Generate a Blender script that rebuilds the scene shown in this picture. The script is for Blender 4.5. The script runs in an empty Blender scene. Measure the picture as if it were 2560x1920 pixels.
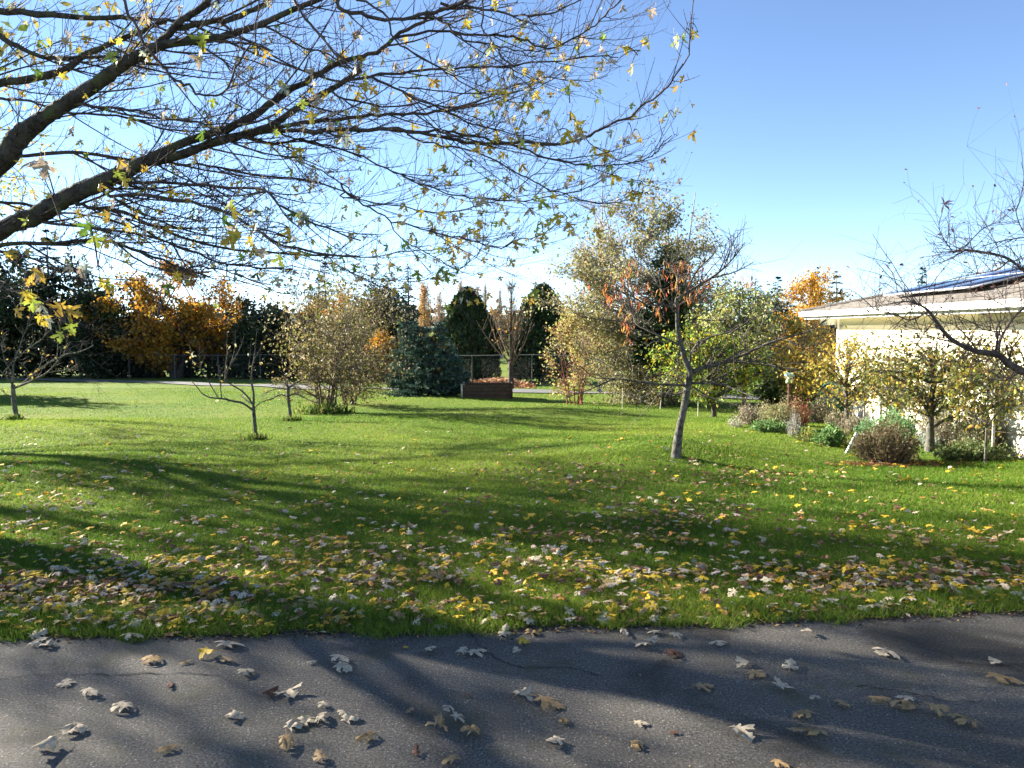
import bpy, math, random
import numpy as np
from mathutils import Vector, Euler, Quaternion, geometry

# ------------------------------------------------------------------ camera, sky, sun, exposure
SC = bpy.context.scene
C = SC.collection
F_PX, CX, CY = 1900.0, 1280.0, 960.0          # focal length and centre in photo pixels (2560 x 1920)
EYE = 1.70
PITCH = math.atan((960 - 825) / F_PX)
cam_d = bpy.data.cameras.new('camera'); cam = bpy.data.objects.new('camera', cam_d); C.objects.link(cam)
cam.location = (0, 0, EYE); cam.rotation_euler = (math.pi / 2 - PITCH, 0, 0)
cam_d.sensor_width = 36; cam_d.lens = F_PX / 2560 * 36; cam_d.clip_start = 0.05; cam_d.clip_end = 6000
SC.camera = cam
SUN_EL, SUN_AZ = math.radians(21), math.radians(-62)      # azimuth from +Y, clockwise
w = bpy.data.worlds.new('World'); SC.world = w; w.use_nodes = True
nt = w.node_tree; bg = nt.nodes['Background']
sky = nt.nodes.new('ShaderNodeTexSky'); sky.sky_type = 'NISHITA'; sky.sun_disc = False
sky.sun_elevation = SUN_EL; sky.sun_rotation = SUN_AZ
sky.air_density = 0.55; sky.dust_density = 0.0; sky.ozone_density = 1.7; sky.altitude = 0
nt.links.new(sky.outputs[0], bg.inputs[0]); bg.inputs[1].default_value = 0.064
sl = bpy.data.lights.new('sun', 'SUN'); sun = bpy.data.objects.new('sun', sl); C.objects.link(sun)
sl.energy = 5.0; sl.angle = math.radians(0.53); sl.color = (1.0, 0.93, 0.80)
SUN_DIR = Vector((math.sin(SUN_AZ) * math.cos(SUN_EL), math.cos(SUN_AZ) * math.cos(SUN_EL), math.sin(SUN_EL)))
sun.rotation_euler = (-SUN_DIR).to_track_quat('-Z', 'Y').to_euler()
vs = SC.view_settings; vs.view_transform = 'Standard'; vs.look = 'None'; vs.gamma = 1; vs.exposure = 2.42
SC.render.engine = 'CYCLES'
SC.cycles.max_bounces = 6; SC.cycles.transparent_max_bounces = 8; SC.cycles.diffuse_bounces = 3
SC.cycles.use_denoising = True

# ------------------------------------------------------------------ pixels to places
ct, st = math.cos(PITCH), math.sin(PITCH)
def ray(px, py):
    u = (px - CX) / F_PX; v = (CY - py) / F_PX
    return np.array([u, ct + v * st, -st + v * ct])
def at(px, py, Y):
    d = ray(px, py); t = Y / d[1]
    return np.array([0, 0, EYE]) + d * t
def m(px, Y): return px * Y / F_PX
def flat0(px, py):
    d = ray(px, py); t = EYE / -d[2]
    return d[0] * t, d[1] * t
_e = [flat0(0, 1591), flat0(1280, 1574), flat0(2560, 1527)]
_cf = np.polyfit([p[0] for p in _e], [p[1] for p in _e], 2)
def edge(x):
    xc = np.clip(x, -4.0, 4.0)
    s = np.where(x < -4, 2 * _cf[0] * -4 + _cf[1], np.where(x > 4, 2 * _cf[0] * 4 + _cf[1], 0))
    return np.polyval(_cf, xc) + s * (x - xc)
MOUNDS = []
def sstep(a, b, x):
    t = np.clip((x - a) / (b - a), 0, 1); return t * t * (3 - 2 * t)
def gz(x, y):
    x = np.asarray(x, float); y = np.asarray(y, float)
    z = -0.03 * np.clip(y - 4.2, 0, 45.8)
    z = z + 2.15 * sstep(50, 135, y)
    k = sstep(6, 10, y) * (1 - sstep(34, 48, y))
    z = z + k * (0.045 * np.sin(0.83 * x + 0.4) * np.sin(0.61 * y + 1.1) + 0.03 * np.sin(0.37 * x - 0.9 * y))
    z = z + 0.03 * sstep(0.0, 0.25, y - edge(x))
    for (mx, my, mr, mh) in MOUNDS:
        z = z + mh * np.exp(-((x - mx) ** 2 + (y - my) ** 2) / mr ** 2)
    return z
def G(px, py):
    d = ray(px, py); lo = None; t = 1.0; o = np.array([0, 0, EYE])
    while t < 600:
        p = o + d * t
        if p[2] < gz(p[0], p[1]):
            a, b = t / 1.03, t
            for _ in range(30):
                c = (a + b) / 2; q = o + d * c
                if q[2] < gz(q[0], q[1]): b = c
                else: a = c
            q = o + d * b; return np.array([q[0], q[1], float(gz(q[0], q[1]))])
        t *= 1.03
    return o + d * 600
def Gv(px, py):               # the same for many pixels at once
    u = (px - CX) / F_PX; v = (CY - py) / F_PX; d = np.stack([u, ct + v * st, -st + v * ct], -1); o = np.array([0, 0, EYE])
    hit = np.full(len(px), np.nan); t = 1.0
    while t < 120:
        p = o + d * t; new = np.isnan(hit) & (p[:, 2] < gz(p[:, 0], p[:, 1])); hit[new] = t; t *= 1.02
    b = np.where(np.isnan(hit), 120, hit); a = b / 1.02
    for _ in range(18):
        c = (a + b) / 2; p = o + d * c[:, None]; lo_ = p[:, 2] < gz(p[:, 0], p[:, 1]); b = np.where(lo_, c, b); a = np.where(lo_, a, c)
    p = o + d * b[:, None]; p[:, 2] = gz(p[:, 0], p[:, 1]); return p
def GY(px, Y):
    x = (px - CX) / F_PX * Y
    return np.array([x, Y, float(gz(x, Y))])
_c = G(1690, 1140); MOUNDS.append((_c[0], _c[1] + 0.1, 1.1, 0.24))
_c = G(900, 1290); 
rng = np.random.default_rng(7)

# ------------------------------------------------------------------ mesh helpers
def mesh_np(name, V, Fs, col=None, mat=None, smooth=False):
    me = bpy.data.meshes.new(name)
    V = np.asarray(V, np.float32).reshape(-1, 3)
    Fs = [np.asarray(f, np.int32) for f in (Fs if isinstance(Fs, list) else [Fs]) if len(f)]
    me.vertices.add(len(V)); me.vertices.foreach_set('co', V.ravel())
    loops = np.concatenate([f.ravel() for f in Fs]); cnt = np.concatenate([np.full(len(f), f.shape[1], np.int32) for f in Fs])
    st_ = np.concatenate([[0], np.cumsum(cnt)[:-1]]).astype(np.int32)
    me.loops.add(len(loops)); me.loops.foreach_set('vertex_index', loops)
    me.polygons.add(len(cnt)); me.polygons.foreach_set('loop_start', st_)
    if smooth: me.polygons.foreach_set('use_smooth', np.ones(len(cnt), bool))
    if col is not None:
        a = me.color_attributes.new('col', 'FLOAT_COLOR', 'POINT')
        c4 = np.ones((len(V), 4), np.float32); c4[:, :3] = col; a.data.foreach_set('color', c4.ravel())
    me.update(calc_edges=True)
    if mat: me.materials.append(mat)
    return me
class MB:
    def __init__(s): s.V = []; s.F3 = []; s.F4 = []; s.C = []; s.n = 0
    def add(s, V, F, col=None):
        V = np.asarray(V, float).reshape(-1, 3); F = np.asarray(F, int)
        if len(V) == 0: return s
        (s.F3 if F.shape[1] == 3 else s.F4).append(F + s.n)
        s.V.append(V); s.n += len(V)
        c = np.ones((len(V), 3)) * 0.5 if col is None else np.broadcast_to(np.asarray(col, float), (len(V), 3))
        s.C.append(c); return s
    def box(s, lo, hi, col=None, rot=0.0, piv=None):
        lo = np.array(lo, float); hi = np.array(hi, float)
        V = np.array([[lo[0], lo[1], lo[2]], [hi[0], lo[1], lo[2]], [hi[0], hi[1], lo[2]], [lo[0], hi[1], lo[2]],
                      [lo[0], lo[1], hi[2]], [hi[0], lo[1], hi[2]], [hi[0], hi[1], hi[2]], [lo[0], hi[1], hi[2]]])
        if rot:
            pv = np.array(piv if piv is not None else (lo + hi) / 2); c_, s_ = math.cos(rot), math.sin(rot)
            V = (V - pv) @ np.array([[c_, s_, 0], [-s_, c_, 0], [0, 0, 1]]) + pv
        return s.add(V, [[0, 3, 2, 1], [4, 5, 6, 7], [0, 1, 5, 4], [1, 2, 6, 5], [2, 3, 7, 6], [3, 0, 4, 7]], col)
    def build(s, name, mat, parent=None, smooth=False, bevel=0):
        V = np.concatenate(s.V); Fs = []
        if s.F3: Fs.append(np.concatenate(s.F3))
        if s.F4: Fs.append(np.concatenate(s.F4))
        if parent is not None: V = V - np.array(parent_world(parent))
        me = mesh_np(name, V, Fs, np.concatenate(s.C), mat, smooth)
        o = bpy.data.objects.new(name, me); C.objects.link(o)
        if parent is not None: o.parent = parent
        if bevel:
            b = o.modifiers.new('bevel', 'BEVEL'); b.width = bevel; b.segments = 2; b.limit_method = 'ANGLE'
        return o
def parent_world(o):
    v = Vector((0, 0, 0))
    while o is not None: v += o.location; o = o.parent
    return v
def thing(name, label, cat, loc, group=None):
    o = bpy.data.objects.new(name, None); C.objects.link(o); o.location = Vector([float(a) for a in loc]); o.empty_display_size = 0.2
    o['label'] = label; o['category'] = cat
    if group: o['group'] = group
    return o
def tag(o, label=None, cat=None, group=None, kind=None):
    if label: o['label'] = label
    if cat: o['category'] = cat
    if group: o['group'] = group
    if kind: o['kind'] = kind
    return o
def norm(a): return a / np.maximum(np.sqrt((a * a).sum(-1, keepdims=True)), 1e-9)
def tubes(polys, sides=5, mb=None, cap=True):
    mb = mb or MB(); groups = {}
    for P, R in polys: groups.setdefault(len(P), []).append((P, R))
    for n, L in groups.items():
        P = np.stack([np.asarray(a[0], float) for a in L]); R = np.stack([np.broadcast_to(np.asarray(a[1], float), (n,)) for a in L]); k = len(L)
        T = norm(np.gradient(P, axis=1)); mean = norm(P[:, -1] - P[:, 0] + 1e-6)
        ref = np.zeros((k, 3)); ref[np.arange(k), np.argmin(np.abs(mean), axis=1)] = 1
        U = norm(np.cross(T, ref[:, None, :])); W = np.cross(T, U)
        ang = np.arange(sides) / sides * 2 * np.pi
        ring = U[:, :, None, :] * np.cos(ang)[None, None, :, None] + W[:, :, None, :] * np.sin(ang)[None, None, :, None]
        V = P[:, :, None, :] + ring * R[:, :, None, None]
        i = np.arange(n - 1)[:, None]; j = np.arange(sides)[None, :]; j2 = (j + 1) % sides
        q = np.stack([i * sides + j, i * sides + j2, (i + 1) * sides + j2, (i + 1) * sides + j], -1).reshape(-1, 4)
        Fq = (q[None] + (np.arange(k) * n * sides)[:, None, None]).reshape(-1, 4)
        mb.add(V.reshape(-1, 3), Fq)
    return mb
def smooth_path(pts, n):
    pts = np.asarray(pts, float); k = len(pts)
    if k == 2: return pts[0] + (pts[1] - pts[0]) * np.linspace(0, 1, n)[:, None]
    P = np.vstack([2 * pts[0] - pts[1], pts, 2 * pts[-1] - pts[-2]])
    t = np.linspace(0, k - 1 - 1e-6, n); i = t.astype(int); f = (t - i)[:, None]
    a, b, c, d = P[i], P[i + 1], P[i + 2], P[i + 3]
    return 0.5 * (2 * b + (c - a) * f + (2 * a - 5 * b + 4 * c - d) * f ** 2 + (3 * b - a - 3 * c + d) * f ** 3)
def bez(a, b, c, n):
    t = np.linspace(0, 1, n)[:, None]
    return (1 - t) ** 2 * a + 2 * t * (1 - t) * b + t * t * c
def bezn(A, B, Cc, n):
    t = np.linspace(0, 1, n)[None, :, None]
    return (1 - t) ** 2 * A[:, None] + 2 * t * (1 - t) * B[:, None] + t * t * Cc[:, None]
def rdir(r, k): return norm(r.normal(size=(k, 3)))
def pal(r, k, items, jit=0.18):
    ws = np.array([a[0] for a in items], float); ws /= ws.sum(); cs = np.array([a[1] for a in items], float)
    c = cs[r.choice(len(items), k, p=ws)]
    return np.clip(c * (1 + r.normal(size=(k, 1)) * jit) * (1 + r.normal(size=(k, 3)) * jit * 0.3), 0.004, 0.95)
# leaf templates: x along the leaf, z the upper side
T_DIA = (np.array([[0, 0, 0], [.5, -.28, .06], [.5, .28, .06], [1, 0, -.04]]), np.array([[0, 1, 3], [0, 3, 2]]))
T_OVAL = (np.array([[0, 0, 0], [.3, -.24, .07], [.3, .24, .07], [.7, -.2, .02], [.7, .2, .02], [1, 0, -.12], [.5, 0, -.02]]),
          np.array([[0, 1, 6], [1, 3, 6], [3, 5, 6], [5, 4, 6], [4, 2, 6], [2, 0, 6]]))
T_LANCE = (np.array([[0, 0, 0], [.3, -.13, .05], [.3, .13, .05], [.7, -.11, .0], [.7, .11, .0], [1, 0, -.14], [.5, 0, -.02]]), T_OVAL[1])
T_TRI = (np.array([[0, -.12, 0], [0, .12, 0], [1, 0, 0]]), np.array([[0, 1, 2]]))
T_CROSS = (np.array([[0, 0, 0], [.45, -.16, .02], [.45, .16, .02], [1, 0, -.05], [.45, 0, .16], [.45, 0, -.16]]), np.array([[0, 1, 3], [0, 3, 2], [0, 4, 3], [0, 3, 5]]))
HALF = [(0, 0), (-.03, .10), (-.12, .30), (.05, .25), (.11, .13), (.20, .30), (.22, .46), (.40, .68), (.41, .50), (.53, .48), (.44, .32), (.36, .10),
        (.52, .13), (.56, .30), (.66, .20), (.79, .25), (.80, .12), (1.0, 0)]
def maple_template(curl, fold, twist=0.0, tipdrop=0.3, stalk=0.6):
    o = HALF + [(x, -y) for x, y in HALF[-2:0:-1]]
    tri = geometry.tessellate_polygon([[Vector((x, y, 0)) for x, y in o]])
    V = np.array([(x, y, 0) for x, y in o], float)
    def z(x, y): return -curl * y * y * 2.0 - tipdrop * (x - .25) ** 2 * np.sign(x - .2) + fold * np.abs(y) + twist * y * x
    V[:, 2] = z(V[:, 0], V[:, 1])
    n = len(V)
    stk = np.array([[0, -.012, 0], [0, .012, 0], [-stalk * .5, .012, -.05], [-stalk * .5, -.012, -.05], [-stalk, .014, .02], [-stalk, -.014, .02]])
    V = np.vstack([V, stk]); t = [list(a) for a in tri] + [[n, n + 1, n + 2], [n, n + 2, n + 3], [n + 3, n + 2, n + 4], [n + 3, n + 4, n + 5]]
    return V, np.array(t)
T_MAPLE = [maple_template(.35, .12), maple_template(-.3, .25, .2, .5), maple_template(.7, .0, -.3, .35), maple_template(.9, .25, .1, .7), maple_template(.1, .35, .3, .1)]
def ground_template(kx, ky, jig, stalk=.7, seed=0):
    V, Ft = maple_template(0, 0, 0, 0, stalk); r = np.random.default_rng(seed); V = V.copy(); nv = len(V) - 6
    x, y = V[:, 0] - .35, V[:, 1]; fx, fy = x * kx, y * ky
    V[:, 0] = .35 + np.sin(fx) / kx; V[:, 1] = np.sin(fy) / ky; V[:, 2] = -(1 - np.cos(fx)) / kx - (1 - np.cos(fy)) / ky
    V[:nv, 2] += r.normal(size=nv) * jig; V[nv:, 0] = V[0, 0] + (V[nv:, 0] - V[nv, 0]) * .8; V[nv:, 2] = V[0, 2] - np.array([0, 0, .05, .05, .12, .12])
    V[:, 2] = (V[:, 2] - V[:, 2].min()) * .42; V[:, 0] -= .35; return V, Ft
T_GROUND = [] + [ground_template(.8, 1.6, .02, seed=1), ground_template(1.6, 2.6, .03, seed=2), ground_template(-1.0, 3.0, .03, seed=3), ground_template(2.2, -1.6, .03, seed=4), ground_template(1.2, 3.6, .04, seed=5), ground_template(2.8, 1.4, .03, seed=6), ground_template(3.4, 2.4, .05, seed=7), ground_template(-2.0, 2.0, .05, seed=8), ground_template(.6, 4.4, .04, seed=9)]
NG = len(T_GROUND)
def leafs(tm, pos, axis, nrm, size, col, mb=None):
    mb = mb or MB(); V0, F0 = tm; k = len(pos)
    if k == 0: return mb
    X = norm(axis); Y = norm(np.cross(nrm, X)); Z = np.cross(X, Y)
    V = pos[:, None] + np.asarray(size)[:, None, None] * (V0[None, :, 0, None] * X[:, None] + V0[None, :, 1, None] * Y[:, None] + V0[None, :, 2, None] * Z[:, None])
    Fa = (F0[None] + (np.arange(k) * len(V0))[:, None, None]).reshape(-1, 3)
    return mb.add(V.reshape(-1, 3), Fa, np.repeat(col, len(V0), axis=0))

# ------------------------------------------------------------------ materials
def newmat(name):
    mt = bpy.data.materials.new(name); mt.use_nodes = True; t = mt.node_tree
    return mt, t, t.nodes['Principled BSDF']
def N(t, kind, **kw):
    n = t.nodes.new(kind)
    for k, v in kw.items():
        if k in n.inputs: n.inputs[k].default_value = v
        else: setattr(n, k, v)
    return n
def ramp(t, fac, stops):
    r = t.nodes.new('ShaderNodeValToRGB'); e = r.color_ramp.elements
    while len(e) < len(stops): e.new(0.5)
    for i, (p, c) in enumerate(stops): e[i].position = p; e[i].color = (*c, 1)
    t.links.new(fac, r.inputs[0]); return r.outputs[0]
def mixc(t, fac, a, b, mode='MIX'):
    x = t.nodes.new('ShaderNodeMix'); x.data_type = 'RGBA'; x.blend_type = mode
    for s, v in ((0, fac), (6, a), (7, b)):
        if hasattr(v, 'is_linked'): t.links.new(v, x.inputs[s])
        else: x.inputs[s].default_value = v if s == 0 else (*v, 1)
    return x.outputs[2]
def pos(t): return t.nodes.new('ShaderNodeNewGeometry').outputs['Position']
def leafmat(name, trans=0.35, rough=0.55, attr=True, color=None, spec=0.3):
    mt, t, b = newmat(name)
    b.inputs['Roughness'].default_value = rough; b.inputs['Specular IOR Level'].default_value = spec
    tr = N(t, 'ShaderNodeBsdfTranslucent'); mx = N(t, 'ShaderNodeMixShader'); mx.inputs[0].default_value = trans
    if attr:
        a = N(t, 'ShaderNodeAttribute', attribute_name='col'); src = a.outputs['Color']
        t.links.new(src, b.inputs['Base Color']); t.links.new(src, tr.inputs[0])
    else:
        n = N(t, 'ShaderNodeTexNoise', Scale=55.0, Detail=3.0)
        t.links.new(pos(t), n.inputs['Vector'])
        cc = ramp(t, n.outputs[0], [(0.3, tuple(c * .62 for c in color)), (0.6, color), (0.8, tuple(min(1, c * 1.15) for c in color))])
        t.links.new(cc, b.inputs['Base Color']); t.links.new(cc, tr.inputs[0])
    t.links.new(b.outputs[0], mx.inputs[1]); t.links.new(tr.outputs[0], mx.inputs[2])
    t.links.new(mx.outputs[0], t.nodes['Material Output'].inputs[0]); return mt
M_LEAF = leafmat('leaf_colours', 0.42)
M_NEEDLE = leafmat('needle_colours', 0.12, 0.6)
M_GRASS = leafmat('grass_colours', 0.42, 0.65, spec=0.12)
M_LITTER = leafmat('litter_colours', 0.15, 0.7)
def barkmat(name, a, b_, c=None, scale=9.0, bump=0.5):
    mt, t, b = newmat(name); p = pos(t)
    n1 = N(t, 'ShaderNodeTexNoise', Scale=scale, Detail=5.0, Roughness=.65); t.links.new(p, n1.inputs['Vector'])
    col = ramp(t, n1.outputs[0], [(0.36, a), (0.62, b_)])
    if c:
        n2 = N(t, 'ShaderNodeTexNoise', Scale=scale * .45, Detail=4.0); t.links.new(p, n2.inputs['Vector'])
        f = ramp(t, n2.outputs[0], [(0.52, (0, 0, 0)), (0.62, (1, 1, 1))]); col = mixc(t, f, col, c)
    t.links.new(col, b.inputs['Base Color']); b.inputs['Roughness'].default_value = .9; b.inputs['Specular IOR Level'].default_value = .2
    mp = N(t, 'ShaderNodeMapping'); mp.inputs['Scale'].default_value = (1, 1, .25); t.links.new(p, mp.inputs[0])
    n3 = N(t, 'ShaderNodeTexNoise', Scale=scale * 6, Detail=4.0); t.links.new(mp.outputs[0], n3.inputs['Vector'])
    bp = N(t, 'ShaderNodeBump', Strength=bump, Distance=.02); t.links.new(n3.outputs[0], bp.inputs['Height']); t.links.new(bp.outputs[0], b.inputs['Normal'])
    return mt
M_MAPLEBARK = barkmat('maple_bark', (.022, .018, .015), (.085, .072, .06), (.075, .08, .035), 12, 1.0)
M_TWIG = barkmat('twig_bark', (.05, .036, .033), (.10, .075, .066), None, 20, .1)
M_FRUITBARK = barkmat('fruit_bark', (.035, .03, .026), (.16, .148, .13), (.10, .10, .06), 16)
M_LIMB = barkmat('limb_bark', (.045, .036, .030), (.13, .11, .09), None, 16)
M_PALEBARK = barkmat('pale_bark', (.18, .16, .14), (.45, .42, .38), None, 16)
M_DARKBARK = barkmat('dark_bark', (.035, .027, .022), (.09, .07, .055), None, 8)
M_TANBARK = barkmat('tan_bark', (.16, .12, .08), (.36, .28, .19), None, 14)
M_HAZEL = barkmat('hazel_bark', (.07, .05, .035), (.20, .15, .10), None, 14)
M_REDBARK = barkmat('red_twig_bark', (.16, .05, .035), (.28, .11, .07), None, 20)
def plain(name, col, rough=.6, metal=0, noise=None, scale=4.0, bump=0.0, bscale=60):
    mt, t, b = newmat(name); b.inputs['Roughness'].default_value = rough; b.inputs['Metallic'].default_value = metal
    if noise:
        n = N(t, 'ShaderNodeTexNoise', Scale=scale, Detail=6.0, Roughness=.6); t.links.new(pos(t), n.inputs['Vector'])
        t.links.new(ramp(t, n.outputs[0], [(.35, col), (.7, noise)]), b.inputs['Base Color'])
    else: b.inputs['Base Color'].default_value = (*col, 1)
    if bump:
        n3 = N(t, 'ShaderNodeTexNoise', Scale=bscale, Detail=4.0); t.links.new(pos(t), n3.inputs['Vector'])
        bp = N(t, 'ShaderNodeBump', Strength=bump, Distance=.01); t.links.new(n3.outputs[0], bp.inputs['Height']); t.links.new(bp.outputs[0], b.inputs['Normal'])
    return mt
# asphalt: grain, pale stone specks, broad wear, moss
M_ASPH, t, b = newmat('asphalt'); p = pos(t)
n1 = N(t, 'ShaderNodeTexNoise', Scale=85.0, Detail=5.0, Roughness=.78); t.links.new(p, n1.inputs['Vector'])
n2 = N(t, 'ShaderNodeTexNoise', Scale=1.3, Detail=5.0, Roughness=.6); t.links.new(p, n2.inputs['Vector'])
grain = ramp(t, n1.outputs[0], [(.34, (.034, .030, .025)), (.50, (.118, .107, .092)), (.68, (.29, .263, .224))])
wear = ramp(t, n2.outputs[0], [(.3, (.66, .66, .68)), (.65, (1.1, 1.09, 1.07))])
c1 = mixc(t, 1.0, grain, wear, 'MULTIPLY')
vo = N(t, 'ShaderNodeTexVoronoi', Scale=95.0); t.links.new(p, vo.inputs['Vector'])
wn = N(t, 'ShaderNodeTexWhiteNoise'); t.links.new(vo.outputs['Position'], wn.inputs['Vector'])
mth = N(t, 'ShaderNodeMath', operation='GREATER_THAN'); t.links.new(wn.outputs['Value'], mth.inputs[0]); mth.inputs[1].default_value = .93
mt2 = N(t, 'ShaderNodeMath', operation='LESS_THAN'); t.links.new(vo.outputs['Distance'], mt2.inputs[0]); mt2.inputs[1].default_value = .30
mt3 = N(t, 'ShaderNodeMath', operation='MULTIPLY'); t.links.new(mth.outputs[0], mt3.inputs[0]); t.links.new(mt2.outputs[0], mt3.inputs[1])
c2 = mixc(t, mt3.outputs[0], c1, (.40, .39, .36))
n4 = N(t, 'ShaderNodeTexNoise', Scale=2.1, Detail=7.0, Roughness=.72); t.links.new(p, n4.inputs['Vector'])
moss = ramp(t, n4.outputs[0], [(.53, (0, 0, 0)), (.68, (.75, .75, .75))])
c3 = mixc(t, moss, c2, (.072, .070, .032))
n6 = N(t, 'ShaderNodeTexNoise', Scale=.9, Detail=6.0, Roughness=.62, Distortion=.6); t.links.new(p, n6.inputs['Vector'])
c3 = mixc(t, 1.0, c3, ramp(t, n6.outputs[0], [(.37, (.42, .41, .40)), (.46, (.92, .92, .92)), (.7, (1.15, 1.14, 1.12))]), 'MULTIPLY')
t.links.new(c3, b.inputs['Base Color']); b.inputs['Roughness'].default_value = .85; b.inputs['Specular IOR Level'].default_value = .3
bp = N(t, 'ShaderNodeBump', Strength=1.0, Distance=.012); t.links.new(n1.outputs[0], bp.inputs['Height']); t.links.new(bp.outputs[0], b.inputs['Normal'])
M_PATH = plain('path_asphalt', (.09, .09, .09), .9, 0, (.14, .137, .134), 3.0, .3)
# soil and turf under the blades
M_TURF, t, b = newmat('turf'); p = pos(t)
n1 = N(t, 'ShaderNodeTexNoise', Scale=.35, Detail=5.0, Roughness=.6); t.links.new(p, n1.inputs['Vector'])
n2 = N(t, 'ShaderNodeTexNoise', Scale=42.0, Detail=4.0, Roughness=.7); t.links.new(p, n2.inputs['Vector'])
big = ramp(t, n1.outputs[0], [(.36, (.095, .165, .02)), (.52, (.135, .195, .026)), (.68, (.185, .21, .04))])
fine = ramp(t, n2.outputs[0], [(.3, (.55, .55, .55)), (.7, (1.25, 1.25, 1.2))])
t.links.new(mixc(t, 1.0, big, fine, 'MULTIPLY'), b.inputs['Base Color']); b.inputs['Roughness'].default_value = .9; b.inputs['Specular IOR Level'].default_value = .1
n3 = N(t, 'ShaderNodeTexNoise', Scale=25.0, Detail=6.0, Roughness=.8); t.links.new(p, n3.inputs['Vector'])
bp = N(t, 'ShaderNodeBump', Strength=1.0, Distance=.05); t.links.new(n3.outputs[0], bp.inputs['Height']); t.links.new(bp.outputs[0], b.inputs['Normal'])
M_HILL = plain('hill_forest', (.035, .055, .03), .95, 0, (.06, .075, .04), .01)
M_SIDING = plain('cream_siding', (.73, .69, .54), .7, 0, (.77, .73, .58), 2.0, .08)
M_TRIM = plain('white_trim', (.80, .79, .76), .5)
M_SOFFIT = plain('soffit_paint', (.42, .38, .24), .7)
M_CONC = plain('foundation_concrete', (.30, .29, .27), .9, 0, (.42, .41, .38), 6.0, .3)
M_ROOF, t, b = newmat('roof_shingle'); p = pos(t)
n1 = N(t, 'ShaderNodeTexNoise', Scale=9.0, Detail=5.0); t.links.new(p, n1.inputs['Vector'])
t.links.new(ramp(t, n1.outputs[0], [(.3, (.06, .053, .046)), (.7, (.135, .12, .105))]), b.inputs['Base Color']); b.inputs['Roughness'].default_value = .95
M_PANEL = plain('solar_glass', (.014, .022, .055), .12); M_PANEL.node_tree.nodes['Principled BSDF'].inputs['Specular IOR Level'].default_value = .8
M_ALU = plain('panel_frame_metal', (.72, .72, .72), .35, 0.6)
M_WOOD = plain('dark_stained_wood', (.055, .030, .017), .7, 0, (.10, .055, .03), 7.0, .4, 40)
M_STAKE = plain('weathered_stake_sunlit_plank', (.52, .47, .40), .8, 0, (.66, .61, .52), 18.0)  # pale stake wood, also the painted sunlit side of the wooden box
M_WIRE = plain('galvanised_wire', (.10, .10, .105), .6, .2)
M_BIN = plain('green_plastic', (.012, .085, .06), .4)
M_STONE = plain('headstone_granite', (.20, .20, .21), .7, 0, (.32, .31, .31), 8.0)
M_BLUE = plain('blue_paint', (.22, .50, .62), .6); M_RUST = plain('rust_brown_paint', (.07, .025, .016), .8)
M_CRACK = plain('crack_shadow', (.025, .025, .022), .95)
M_CLOUDSOIL = plain('bed_soil', (.05, .035, .022), .95, 0, (.10, .07, .045), 12.0, .6, 30)
GRN = (.03, .06, .014)

# ------------------------------------------------------------------ setting: ground, road, path, hill
def nonuni(lim, k, n): 
    s = np.linspace(-1, 1, n); return np.sign(s) * lim * (np.exp(k * np.abs(s)) - 1) / (math.exp(k) - 1)
xs = np.unique(np.concatenate([nonuni(1800, 6.5, 181), np.arange(-5, 5, .06)]))
ds = np.concatenate([np.arange(0, 1, .1), np.arange(1, 12, .3), np.arange(12, 50, .9), 50 * 1.08 ** np.arange(0, 49)])
Xg, Dg = np.meshgrid(xs, ds)
rag = 0.05 * np.sin(Xg * 7.1) * np.sin(Xg * 2.3 + 1) + 0.025 * np.sin(Xg * 19) + .02 * np.sin(Xg * 41 + np.sin(Xg * 5))
Yg = edge(np.clip(Xg, -60, 60)) + rag * (Dg < .5) + Dg
Yg = np.where(np.abs(Xg) > 60, np.clip(Yg, 1, None), Yg)
Zg = gz(Xg, Yg) - 0.006 + np.where(Dg == 0, -0.02, 0)
nr, nc = Xg.shape; i, j = np.meshgrid(np.arange(nr - 1), np.arange(nc - 1), indexing='ij')
Q = np.stack([i * nc + j, i * nc + j + 1, (i + 1) * nc + j + 1, (i + 1) * nc + j], -1).reshape(-1, 4)
lawn = bpy.data.objects.new('lawn_ground', mesh_np('lawn_ground', np.stack([Xg, Yg, Zg], -1), Q, None, M_TURF, True)); C.objects.link(lawn); lawn['kind'] = 'structure'
mb = MB(); xr = np.concatenate([np.linspace(-60, -8, 14), np.linspace(-7.5, 7.5, 61), np.linspace(8, 60, 14)])
V = np.concatenate([np.stack([xr, edge(xr) + .35, np.full_like(xr, 0.0) - .0], -1), np.stack([xr, np.full_like(xr, -3.2), np.zeros_like(xr)], -1)])
k = len(xr); mb.add(V, np.array([[a, k + a, k + a + 1, a + 1] for a in range(k - 1)]))
road = mb.build('asphalt_road', M_ASPH); road['kind'] = 'structure'
def ribbon(pts, wd, z, ext=None):
    P = np.array(pts); T = norm(np.gradient(P, axis=0)); S = np.stack([-T[:, 1], T[:, 0]], -1) * np.asarray(wd)[:, None]
    A = P + S; B = P - S; n = len(P)
    V = np.concatenate([np.column_stack([A, z(A)]), np.column_stack([B, z(B)])])
    return V, np.array([[a, n + a, n + a + 1, a + 1] for a in range(n - 1)])
crk = np.random.default_rng(3)
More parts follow.
